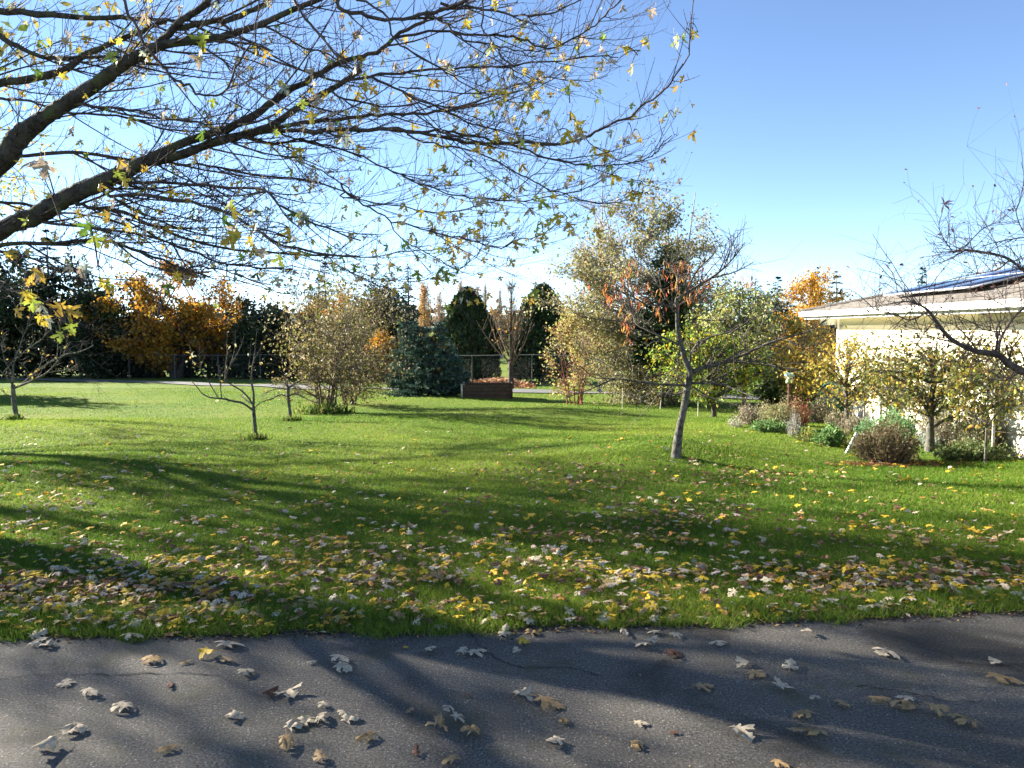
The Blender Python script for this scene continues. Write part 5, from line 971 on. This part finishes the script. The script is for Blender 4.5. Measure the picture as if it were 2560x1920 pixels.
# right part
lz(z2, [(123, 430), (0, 490), (200, 470), (400, 440), (600, 425), (800, 410), (1000, 415), (1150, 390), (1400, 360), (1600, 340), (1700, 352)][1:], 24, 7, 5.8, 5.2, S1)
lz(z2, [(340, 240), (560, 190), (800, 205), (1000, 220), (1150, 250), (1280, 300), (1450, 230), (1560, 160), (1650, 70), (1740, -10)], 22, 8, 5.7, 5.1, S1)
lz(z2, [(100, 725), (250, 700), (430, 700), (650, 680), (800, 640), (930, 590), (1050, 570), (1200, 540)], 26, 8, 6.0, 6.4, S1)
lz(z2, [(120, 790), (300, 790), (500, 820), (700, 860), (850, 880), (1100, 880), (1350, 885), (1500, 850), (1600, 800), (1750, 730), (1850, 660), (1970, 570), (2050, 480), (2130, 350), (2160, 230), (2168, 175)], 34, 6, 5.8, 5.0, S1)
lz(z2, [(270, 770), (500, 810), (650, 805), (850, 850), (1050, 890), (1200, 945), (1350, 980), (1500, 1010), (1650, 1020), (1800, 1000), (1900, 970), (1960, 910), (2040, 835)], 22, 6, 5.8, 5.2, S1)
lz(z2, [(1520, 840), (1600, 920), (1680, 970), (1780, 1000), (1900, 1025)], 9, 5, 5.3, 5.1, S1)
lz(z2, [(430, 840), (600, 890), (800, 920), (1000, 1010), (1150, 1090), (1260, 1150), (1400, 1195), (1500, 1235), (1660, 1250), (1780, 1230), (1855, 1183)], 16, 6, 5.8, 5.1, S1)
lz(z2, [(0, 930), (150, 970), (300, 1040), (450, 1110), (600, 1170), (750, 1210), (950, 1225), (1150, 1235), (1350, 1200), (1500, 1160), (1650, 1080), (1740, 1020)], 16, 6, 5.6, 5.0, S1)
lz(z2, [(0, 1130), (100, 1230), (250, 1320), (400, 1380), (600, 1430), (800, 1475), (900, 1510), (1000, 1520), (1100, 1470), (1250, 1440), (1330, 1370), (1360, 1330)], 16, 6, 5.6, 4.9, S1)
lz(z2, [(0, 1210), (200, 1235), (450, 1280), (640, 1310), (850, 1260), (1000, 1220), (1120, 1130), (1250, 1020), (1330, 920)], 13, 6, 6.4, 6.0, S1)
lz(z2, [(250, 1330), (380, 1460), (500, 1540), (650, 1620), (750, 1650), (850, 1540), (920, 1430), (960, 1280)], 10, 5, 5.4, 5.2, S1)
lz(z2, [(-100, 1590), (0, 1570), (200, 1580), (380, 1540), (600, 1530), (750, 1490)], 13, 6, 6.2, 6.0, S1)
lz(z2, [(100, 0), (280, 80), (330, 240), (450, 330), (600, 410), (700, 480), (850, 560), (950, 580)], 18, 7, 5.3, 5.0, S1)
lz(z2, [(0, 60), (150, 100), (330, 120), (500, 95), (640, 60), (740, 20), (800, -30)], 30, 24, 5.4, 5.3, S1)
lz(z2, [(560, 90), (640, 140), (700, 200), (780, 255), (900, 270), (1000, 290), (1150, 320), (1300, 300)], 20, 7, 5.5, 5.2, S1); lz(z2, [(870, -20), (890, 180), (940, 270), (1030, 390), (1100, 480), (1180, 540)], 14, 6, 5.2, 5.0, S1)
lz(z2, [(620, 20), (800, 50), (1000, 80), (1180, 100), (1350, 60), (1440, 10)], 22, 9, 5.4, 5.2, S1); lz(z2, [(0, 600), (180, 640), (300, 660), (500, 640), (700, 660), (900, 600)], 18, 7, 6.3, 6.5, S1)
lz(z2, [(160, 470), (350, 550), (500, 620), (640, 680), (760, 740), (900, 780), (1100, 830), (1230, 845)], 20, 7, 5.7, 5.5, S1); lz(z2, [(370, 540), (620, 560), (860, 570), (1000, 545), (1250, 480), (1420, 500), (1560, 490), (1640, 460)], 12, 5, 5.9, 5.6, S1)
lz(z4, [(0, 30), (250, 40), (450, 90), (600, 130), (700, 180), (850, 210), (950, 250), (1150, 262), (1300, 255), (1450, 230), (1570, 170), (1700, 70), (1740, 0)], 15, 5, 5.6, 5.0, 3.16)
lz(z4, [(250, 50), (650, 150), (800, 230), (930, 300), (1100, 330), (1200, 325)], 10, 5, 5.3, 5.0, 3.16); lz(z4, [(1150, 0), (1230, 20), (1400, 100), (1560, 170), (1700, 210), (1830, 180), (1950, 110)], 8, 4, 5.0, 4.8, 3.16)
lz(z4, [(-250, 230), (0, 300), (120, 350), (300, 350), (440, 330)], 12, 5, 5.9, 5.7, 3.16); lz(z4, [(0, 130), (300, 150), (480, 185), (620, 130)], 12, 5, 6.1, 6.0, 3.16)
z3 = Z(0, 620, 3.16)
lz(z3, [(-200, 0), (0, 30), (200, 60), (400, 130), (560, 190), (700, 230)], 30, 8, 6.4, 6.2, 3.16); lz(z3, [(600, -40), (900, 80), (1060, 160), (1190, 210), (1250, 190)], 16, 6, 5.6, 5.4, 3.16)
lz(z3, [(900, -40), (1130, 110), (1300, 180), (1440, 170), (1600, 150), (1750, 180), (1900, 220), (2060, 290), (2250, 370)], 22, 8, 5.9, 5.5, 3.16); lz(z3, [(-150, 240), (0, 265), (90, 310), (150, 370), (230, 430), (300, 420)], 14, 6, 4.4, 4.0, 3.16)
lz(z3, [(0, 260), (60, 330), (130, 360), (260, 480), (380, 560), (480, 600)], 10, 5, 4.2, 3.9, 3.16); lz(z3, [(1000, -20), (1250, 60), (1500, 100), (1750, 110), (2000, 60), (2250, 30)], 14, 6, 6.6, 6.3, 3.16)
thin = []
def pxof(P):
    d = P - np.array([0, 0, EYE]); zc_ = d[:, 1] * ct - d[:, 2] * st; yc = d[:, 1] * st + d[:, 2] * ct
    return CX + F_PX * d[:, 0] / zc_, CY - F_PX * yc / zc_, zc_
for (P, w0, w1, Ym) in LIMB:
    cand = np.concatenate([a_[0] for a_ in ALL]); cx_, cy_, _ = pxof(cand); sx_, sy_, _ = pxof(np.array(P[:1])); dd_ = np.hypot(cx_ - sx_[0], cy_ - sy_[0]); j_ = int(np.argmin(dd_))
    if sx_[0] > 20 and sy_[0] > 10:      # a branch grows out of the limb it crosses: same depth at its root
        if dd_[j_] < 45:
            k_ = cand[j_][1] / P[0][1]; P = [(np.array([0, 0, EYE]) + (q_ - (0, 0, EYE)) * (1 + (k_ - 1) * (1 - i_ / (len(P) - 1)))) for i_, q_ in enumerate(P)]
        if dd_[j_] < 150: P = [cand[j_]] + (P if dd_[j_] > 12 else P[1:])
    n_ = max(10, 3 * len(P)); PP = smooth_path(P, n_); RR = np.linspace(m(w0, Ym) / 2, m(w1, Ym) / 2, n_) * (1 + .05 * mr.normal(size=n_)); ALL.append((PP, RR))
    PP[1:] += mr.normal(size=(n_ - 1, 3)) * .006
    tubes([(PP, RR)], 7).build('branch', M_MAPLEBARK if w0 > 12 else M_TWIG, maple, True)
# side branches that follow the limbs outwards: sag first, tips turn up
side = []
for (PP, RR) in ALL:
    seg = np.linalg.norm(np.diff(PP, axis=0), axis=1); L_ = seg.sum(); k = int(L_ / .22)
    for s in mr.uniform(.12, .93, k):
        f_ = s * (len(PP) - 1.01); i_ = int(f_); A = PP[i_] + (PP[i_ + 1] - PP[i_]) * (f_ - i_)
        if A[0] < -5.6: continue
        T_ = norm(PP[i_ + 1] - PP[i_]); d = norm(T_ * .9 + rdir(mr, 1)[0] * np.array([.5, .9, .5]) + np.array([.35, 0, -.12])); L = mr.uniform(.35, 1.5) * (1 - .85 * s * s)
        E = A + d * L + np.array([0, 0, .12 * L * mr.uniform(-.6, 1.4)]); Mi = A + d * L * .55 + np.array([0, 0, -.10 * L]); Q_ = bez(A, Mi, E, 8) + mr.normal(size=(8, 3)) * .006 * np.linspace(0, 1, 8)[:, None]
        if E[0] / E[1] > .205: continue
        r0 = min(RR[i_] * .55, .004 + .005 * L); side.append((Q_, r0 * np.linspace(1, .3, 8)))
ord_ = sorted(range(len(side)), key=lambda k_: -np.linalg.norm(side[k_][0][-1] - side[k_][0][0])); inf_ = [k_ for k_ in ord_ if side[k_][0][0][0] > -4.3][:200]; ins_ = set(inf_)
for k_ in inf_: tubes([side[k_]], 4).build('branch', M_TWIG, maple)
tag(tubes([side[k_] for k_ in ord_ if k_ not in ins_], 4).build('fine_branches', M_TWIG, maple), kind='stuff')
# twigs with buds
src = ALL[2:] + side; tw = []; bud = []
def spawn(PP, RR, spacing, lmin, lmax, lvl):
    L_ = np.linalg.norm(np.diff(PP, axis=0), axis=1).sum(); k = max(1, int(L_ / spacing)); alt = 1
    for s in np.linspace(.15, .97, k) + mr.normal(size=k) * .02:
        f_ = np.clip(s, 0, .99) * (len(PP) - 1.01); i_ = int(f_); A = PP[i_] + (PP[i_ + 1] - PP[i_]) * (f_ - i_)
        if RR[i_] > .04 or A[0] < -5: continue
        T_ = PP[i_ + 1] - PP[i_]; T_ = T_ / (np.linalg.norm(T_) + 1e-9); d = T_ * .7 + mr.normal(size=3) * .5 + np.array([0, 0, .25]); d /= np.linalg.norm(d); L = mr.uniform(lmin, lmax)
        E = A + d * L + np.array([0, 0, .15 * L]); Q_ = bez(A, (A + E) / 2 + np.array([0, 0, -.06 * L]), E, 4); r0 = min(RR[i_] * .7, .0022 + .004 * L)
        if E[0] / E[1] > .245: continue
        tw.append((Q_, r0 * np.array([1, .85, .7, .55]))); bud.append(E); bud.append(Q_[2])
        if lvl and L > .12: spawn(Q_, np.full(4, r0), .09, .03, .13, 0)
for (PP, RR) in src: spawn(PP, RR, .085, .05, .36, 1)
tag(tubes(tw, 3).build('twigs', M_TWIG, maple), kind='stuff')
bud = np.array(bud); bud = bud[mr.random(len(bud)) < .22]; k = len(bud)
oc = (np.array([[1, 0, 0], [-.6, 0, 0], [0, .45, 0], [0, -.45, 0], [0, 0, .45], [0, 0, -.45]]), np.array([[0, 2, 4], [0, 4, 3], [0, 3, 5], [0, 5, 2], [1, 4, 2], [1, 3, 4], [1, 5, 3], [1, 2, 5]]))
tag(leafs(oc, bud, rdir(mr, k) + (0, 0, .6), rdir(mr, k), mr.uniform(.005, .009, k), np.full((k, 3), .05)).build('buds', M_REDBARK, maple), kind='stuff')
# leaves
tips = np.array([q[0][3] for q in tw]); 
def pxof(P):
    d = P - np.array([0, 0, EYE]); zc_ = d[:, 1] * ct - d[:, 2] * st; yc = d[:, 1] * st + d[:, 2] * ct
    return CX + F_PX * d[:, 0] / zc_, CY - F_PX * yc / zc_, zc_
ux, uy, uz = pxof(tips)
infr = (ux > -150) & (ux < 1800) & (uy > -150) & (uy < 760)
wl = np.where(infr, 1.0, .0) * (.55 + .9 * (ux < 420) + .9 * ((ux > 1050) & (uy > 80)) + .4 * ((ux > 600) & (ux < 1050)) )
wl = wl / wl.sum(); nL = 1250; li = mr.choice(len(tips), nL, p=wl); P = tips[li] + mr.normal(size=(nL, 3)) * .02
sz = mr.uniform(.028, .062, nL) * np.where(mr.random(nL) < .25, 1.6, 1)
# the big near leaves: pixel, depth, size
big = [((350, 90), 3.4, .13), ((400, 60), 3.4, .11), ((430, 130), 3.5, .10), ((40, 170), 3.6, .13), ((60, 220), 3.6, .12), ((15, 230), 3.7, .11), ((90, 60), 4.2, .11), ((55, 80), 4.2, .10), ((225, 560), 4.4, .12), ((235, 590), 4.4, .11), ((260, 600), 4.5, .10), ((215, 540), 4.6, .11), ((270, 530), 4.6, .11), ((285, 500), 4.6, .09),
       ((290, 430), 4.8, .10), ((310, 445), 4.8, .10), ((300, 400), 4.8, .09), ((250, 460), 5, .08), ((545, 545), 4.2, .12), ((580, 520), 4.2, .12), ((570, 570), 4.2, .13), ((600, 580), 4.2, .12), ((560, 590), 4.2, .12), ((590, 560), 4.3, .12), ((640, 560), 4.4, .11), ((620, 590), 4.4, .10), ((660, 620), 4.5, .11), ((580, 500), 4.3, .11), ((260, 310), 5, .09), ((255, 305), 5, .08),
       ((755, 250), 4.9, .09), ((820, 235), 5, .08), ((655, 120), 4.5, .11), ((640, 110), 4.5, .09), ((890, 160), 4.8, .12), ((955, 140), 4.9, .11), ((900, 150), 5, .1), ((1265, 225), 4.7, .12), ((1260, 210), 4.7, .11), ((1540, 155), 4.8, .10), ((1580, 160), 4.8, .11), ((1555, 120), 4.9, .09), ((1420, 215), 4.9, .09), ((1425, 280), 4.9, .1), ((1315, 255), 5, .09), ((1450, 325), 4.9, .1), ((1435, 340), 4.9, .09),
       ((1730, 75), 5, .1), ((1712, 88), 5, .09), ((1745, 80), 5, .08), ((1670, 280), 5, .09), ((1690, 270), 5, .08), ((1600, 340), 5, .09), ((1580, 335), 5, .07), ((1390, 535), 4.9, .11), ((1415, 565), 4.9, .11), ((1370, 555), 4.9, .09), ((1350, 555), 4.9, .08), ((1290, 600), 4.9, .1), ((1275, 650), 4.9, .09), ((1575, 480), 5.1, .1), ((1610, 480), 5.1, .12), ((1580, 470), 5.1, .08),
       ((60, 730), 3.7, .11), ((80, 745), 3.7, .11), ((100, 760), 3.7, .12), ((150, 760), 3.7, .13), ((165, 775), 3.7, .12), ((95, 790), 3.7, .1), ((130, 800), 3.8, .1), ((40, 770), 3.8, .1), ((175, 810), 3.8, .1), ((150, 830), 3.8, .09), ((200, 670), 4.2, .1), ((215, 660), 4.2, .1), ((170, 665), 4.2, .09), ((250, 700), 4.3, .1), ((270, 705), 4.3, .09), ((285, 720), 4.3, .08), ((410, 690), 4.5, .1), ((440, 680), 4.5, .09)]
BP_ = np.array([at(*q[0], q[1]) for q in big]); P = np.vstack([P, BP_ + mr.normal(size=(len(big), 3)) * .02]); sz = np.concatenate([sz, [q[2] * (.66 if q[0][1] > 600 else .75) for q in big]])
stalks = []; nb_ = len(BP_)
for i_ in range(nb_):      # keep every near leaf within reach of a twig
    j_ = np.argmin(np.linalg.norm(tips - BP_[i_], axis=1)); dd_ = np.linalg.norm(tips[j_] - BP_[i_])
    if dd_ > .3: BP_[i_] = tips[j_] + (BP_[i_] - tips[j_]) / dd_ * .3
P[len(P) - nb_:] = BP_
for q in BP_:      # a hanging twig carries every near leaf: join it to the closest twig tip
    j_ = np.argmin(np.linalg.norm(tips - q, axis=1)); stalks.append((bez(tips[j_], (tips[j_] + q) / 2 + (0, 0, .05), q, 6), np.array([.004, .0035, .003, .0025, .002, .0015])))
tag(tubes(stalks, 4).build('leaf_stalks', M_TWIG, maple), kind='stuff')
nL = len(P); MC = [(.62, .46, .05), (.55, .36, .06), (.34, .40, .06), (.13, .22, .03), (.52, .40, .28), (.38, .40, .30)]
ci = mr.choice(6, nL, p=[.30, .22, .16, .06, .20, .06]); ax = np.column_stack([mr.normal(size=(nL, 2)) * .55, -np.abs(mr.normal(size=nL)) - .25])
ux, uy, uz = pxof(P); app = np.where((ux > 0) & (ux < 2560) & (uy > 0) & (uy < 1000), sz / uz, 0); order = np.argsort(-app); top300 = order[:300]; rest = order[300:]
for v in range(5):
    for c_ in range(6):
        s_ = [k for k in top300 if ci[k] == c_ and k % 5 == v]
        single_leaves(maple, P[s_], ax[s_], sz[s_] , [MC[c_]] * len(s_), 700 + v * 10 + c_, T_MAPLE[v], 'leaf')
cols = np.array(MC)[ci[rest]] * (1 + mr.normal(size=(len(rest), 1)) * .15)
mb = MB()
for v in range(5): s_ = np.arange(len(rest)) % 5 == v; leafs(T_MAPLE[v], P[rest][s_], ax[rest][s_], rdir(mr, s_.sum()), sz[rest][s_], np.clip(cols[s_], 0, 1), mb)
tag(mb.build('foliage', M_LEAF, maple), kind='stuff')
# the part of the crown beyond the left edge and above the frame (its shade falls on road and lawn)
def bare_crown(r, root, starts, lens, levels, barkm, o, leaf_n=0, palette=None, k1=(5, 8), k2=(5, 8), k3=4, spread=.75, r0=.14):
    polys = {}; A = np.array([q[0] for q in starts], float); D = norm(np.array([q[1] for q in starts], float)); L = np.array([q[2] for q in starts], float); Rd = r0 * L / lens
    for lvl in range(levels + 1):
        n_ = 8 if lvl < 1 else 6 if lvl < 2 else 4; k = len(A); pts = np.empty((k, n_, 3)); pts[:, 0] = A; dd = D
        for i_ in range(1, n_):
            dd = norm(dd + r.normal(size=(k, 3)) * .13 + np.array([0, 0, .03 if lvl == 0 else .01])); pts[:, i_] = pts[:, i_ - 1] + dd * (L / (n_ - 1))[:, None]
        polys[lvl] = [(pts[i_], Rd[i_] * np.linspace(1, .35, n_)) for i_ in range(k)]
        if lvl == levels: break
        cn = r.integers(*k1, k) if lvl == 0 else r.integers(*k2, k) if lvl == 1 else np.full(k, k3); pi = np.repeat(np.arange(k), cn); kk = len(pi)
        f_ = r.uniform(.25, .98, kk) * (n_ - 1.01); i_ = f_.astype(int); ff = (f_ - i_)[:, None]; p0, p1 = pts[pi, i_], pts[pi, i_ + 1]
        A = p0 * (1 - ff) + p1 * ff; D = norm(norm(p1 - p0) + rdir(r, kk) * spread); L = L[pi] * r.uniform(.35, .65, kk); Rd = Rd[pi] * (1 - .6 * f_ / n_) * .5
    for pl in polys[0]: tubes([pl], 8).build('limb', barkm, o, True)
    mb = MB()
    for l_, sd in ((1, 5), (2, 4), (3, 3)):
        if polys[l_]: tubes(polys[l_], sd, mb)
    mb.build('branches', barkm, o)
    last = polys[3] or polys[2]
    if leaf_n:
        TPx = np.stack([q[0][-4:] for q in last]); put_leaves(r, TPx, leaf_n, .13, palette, .05, T_DIA, hang=.6).build('crown', M_LEAF, o)
YLW = [(.4, (.6, .42, .05)), (.3, (.5, .34, .1)), (.3, (.34, .36, .07))]
r = np.random.default_rng(900); tf = fork + (-.05, .1, 1.1)
bare_crown(r, TB, [(tf, (-.5, .35, 1), 4.2), (tf, (-.1, -.2, 1.2), 4.5), (fork, (-1, .5, .75), 4.2), (fork + (0, 0, .4), (-.7, -.8, .8), 4.0), (fork + (0, 0, .7), (-.2, 1, .9), 3.6), (fork + (0, 0, .6), (-1.1, -.1, .6), 4.2), (tf, (.5, -.4, 1.2), 3.6)], 4.2, 3, M_MAPLEBARK, maple, 1300, YLW, r0=.055, k1=(5, 8), k2=(5, 8))
# ------------------------------------------------------------------ two more maples out of frame on the left; their shade stripes the lawn
for k, (x_, y_, h_, lab) in enumerate(((-16.0, 13.4, 2.8, 'nearly bare maple left of the picture, nearest of three, shading the lawn'), (-22.0, 18.2, 5.0, 'nearly bare maple left of the picture, middle of three, shading the lawn'), (-16.6, 16.2, 5.2, 'nearly bare tall maple left of the picture, farthest of three, shading the lawn'))):
    r = np.random.default_rng(910 + k); b0 = np.array([x_, y_, float(gz(x_, y_))]); o = thing('maple_tree', lab, 'tree', b0); f0 = b0 + (0, 0, h_)
    tubes([(smooth_path([b0 - (0, 0, .1), b0 + (.05, 0, h_ * .5), f0, f0 + (0, .05, 1)], 10), np.linspace(.24, .15, 10))], 10).build('trunk', M_MAPLEBARK, o, True)
    st_ = [(f0 + (0, 0, r.uniform(-.3, .8)), (math.cos(a_), math.sin(a_), r.uniform(.5, 1.0)), r.uniform(3.6, 4.8) * (1 + .25 * (k > 0))) for a_ in np.arange(6) * 1.047 + r.random()] + [(f0 + (0, 0, .8), (.1, 0, 1.2), 5.0), (f0 + (0, 0, .8), (-.3, .3, 1.2), 4.8)]
    bare_crown(r, b0, st_, 4.2, 3, M_MAPLEBARK, o, 5200, YLW, r0=.055, k1=(7, 10), k2=(6, 9))
b0 = np.array([-21.5, 26.5, float(gz(-21.5, 26.5))])
tree('evergreen_tree', 'dense dark evergreen left of the picture edge, shading the left lawn', 'tree', b0, b0 + (0, 0, 2.0), (2.2, 2.2, 2.1), 40, 360, 7000, .26, DK, .12, M_DARKBARK, 951, leafm=M_NEEDLE, shell=.3, spread=.28)
# ------------------------------------------------------------------ the old apple tree reaching in from the right
z8 = Z(2000, 640, 3.254); z6 = Z(1860, 380, 3.16); Y = 6.6
b0 = np.array([5.1, 6.6, float(gz(5.1, 6.6))])
old, tips, polys = traced('old_apple_tree', 'gnarled leafless apple tree reaching in from the right picture edge', 'tree', b0, ([(2748, 1340), (2745, 1180), (2735, 1070), (2700, 990)], 52, 34),
    [([(2720, 1010), (2640, 965)] + z8([(1822, 945), (1700, 880), (1600, 800), (1450, 780), (1300, 720), (1200, 650), (1100, 520), (1050, 450), (960, 390), (850, 370), (700, 395)]), 28, 2, -.4), (z8([(1610, 810), (1625, 700), (1660, 620), (1740, 500), (1822, 420), (1900, 330)]), 11, 5, .3), (z8([(1590, 790), (1605, 690), (1600, 590), (1640, 520)]), 8, 3, -.2),
     ([(2705, 995), (2700, 800), (2660, 720)] + z6([(2300, 980), (2212, 940), (2100, 850), (1950, 800), (1750, 775), (1600, 790), (1480, 790)]), 18, 1.6, .2), (z6([(1750, 775), (1650, 830), (1560, 870), (1440, 900)]), 5, 1.5, .2), (z6([(1660, 800), (1600, 720), (1560, 650), (1540, 580), (1565, 480), (1580, 410)]), 4, 1.3, -.2), (z6([(1600, 720), (1620, 600), (1590, 510)]), 3, 1.2, .1), (z6([(1650, 800), (1760, 730), (1870, 620), (1960, 570), (2080, 555), (2212, 530)]), 4, 1.6, .4),
     (z8([(1050, 450), (900, 520), (780, 480), (620, 440), (560, 390), (440, 290), (340, 265)]), 5, 1.4, -.3), (z8([(850, 370), (800, 310), (760, 150), (690, 60)]), 3.5, 1.2, .3), (z8([(625, 440), (610, 330), (610, 170)]), 3, 1.2, .2), (z8([(1100, 520), (1000, 620), (930, 500), (900, 400)]), 4, 1.3, .2), (z8([(1300, 720), (1150, 680), (1000, 640), (850, 600)]), 5, 1.5, -.4), (z8([(1450, 780), (1350, 650), (1250, 560), (1100, 520)]), 6, 2, .3),
     (z8([(1600, 800), (1500, 860), (1350, 830), (1200, 860)]), 5, 1.4, -.5), (z8([(1700, 880), (1720, 760), (1780, 680), (1822, 640)]), 6, 2, -.3), (z8([(1740, 500), (1650, 400), (1500, 330), (1350, 340)]), 5, 1.5, .4), (z8([(1660, 620), (1500, 600), (1400, 540), (1250, 480), (1100, 430)]), 5, 1.4, .2), (z6([(2100, 850), (2000, 930), (1850, 960), (1650, 1000), (1500, 1060)]), 5, 1.4, -.3), (z6([(2212, 675), (2050, 700), (1900, 740), (1800, 800)]), 4, 1.4, .1),
     (z6([(2330, 780), (2212, 640), (2150, 480), (2180, 380), (2212, 200), (2190, 80)]), 4, 1.4, -.2), (z6([(2150, 480), (2120, 380), (2110, 340)]), 2.5, 1, 0), (z8([(1800, 930), (1700, 1000), (1600, 1010), (1450, 960)]), 6, 1.6, -.5)],
    Y, M_MAPLEBARK, 401, .030, (.08, .40), .0026, None, nlev=2, limb_mat=barkmat('apple_limb_bark', (.05, .036, .033), (.13, .10, .09), None, 12), upb=.3)
r = np.random.default_rng(402); k = 240; ix = r.integers(0, len(tips), k); single_leaves(old, tips[ix, 3], rdir(r, k) + (0, 0, -.3), r.uniform(.018, .045, k), [[(.20, .08, .07), (.26, .10, .07), (.14, .07, .08), (.32, .16, .07)][v] for v in r.integers(0, 4, k)], 403)
k = 8; single_leaves(old, np.repeat(at(2360, 512, Y)[None], k, 0), rdir(r, k) * (1, .6, 1) + (.2, 0, .2), r.uniform(.06, .10, k), [(.13, .06, .07)] * k, 404, T_LANCE)

for o in SC.objects:
    if o.parent is not None and o.name.split('.')[0] == 'branches': o['kind'] = 'stuff'
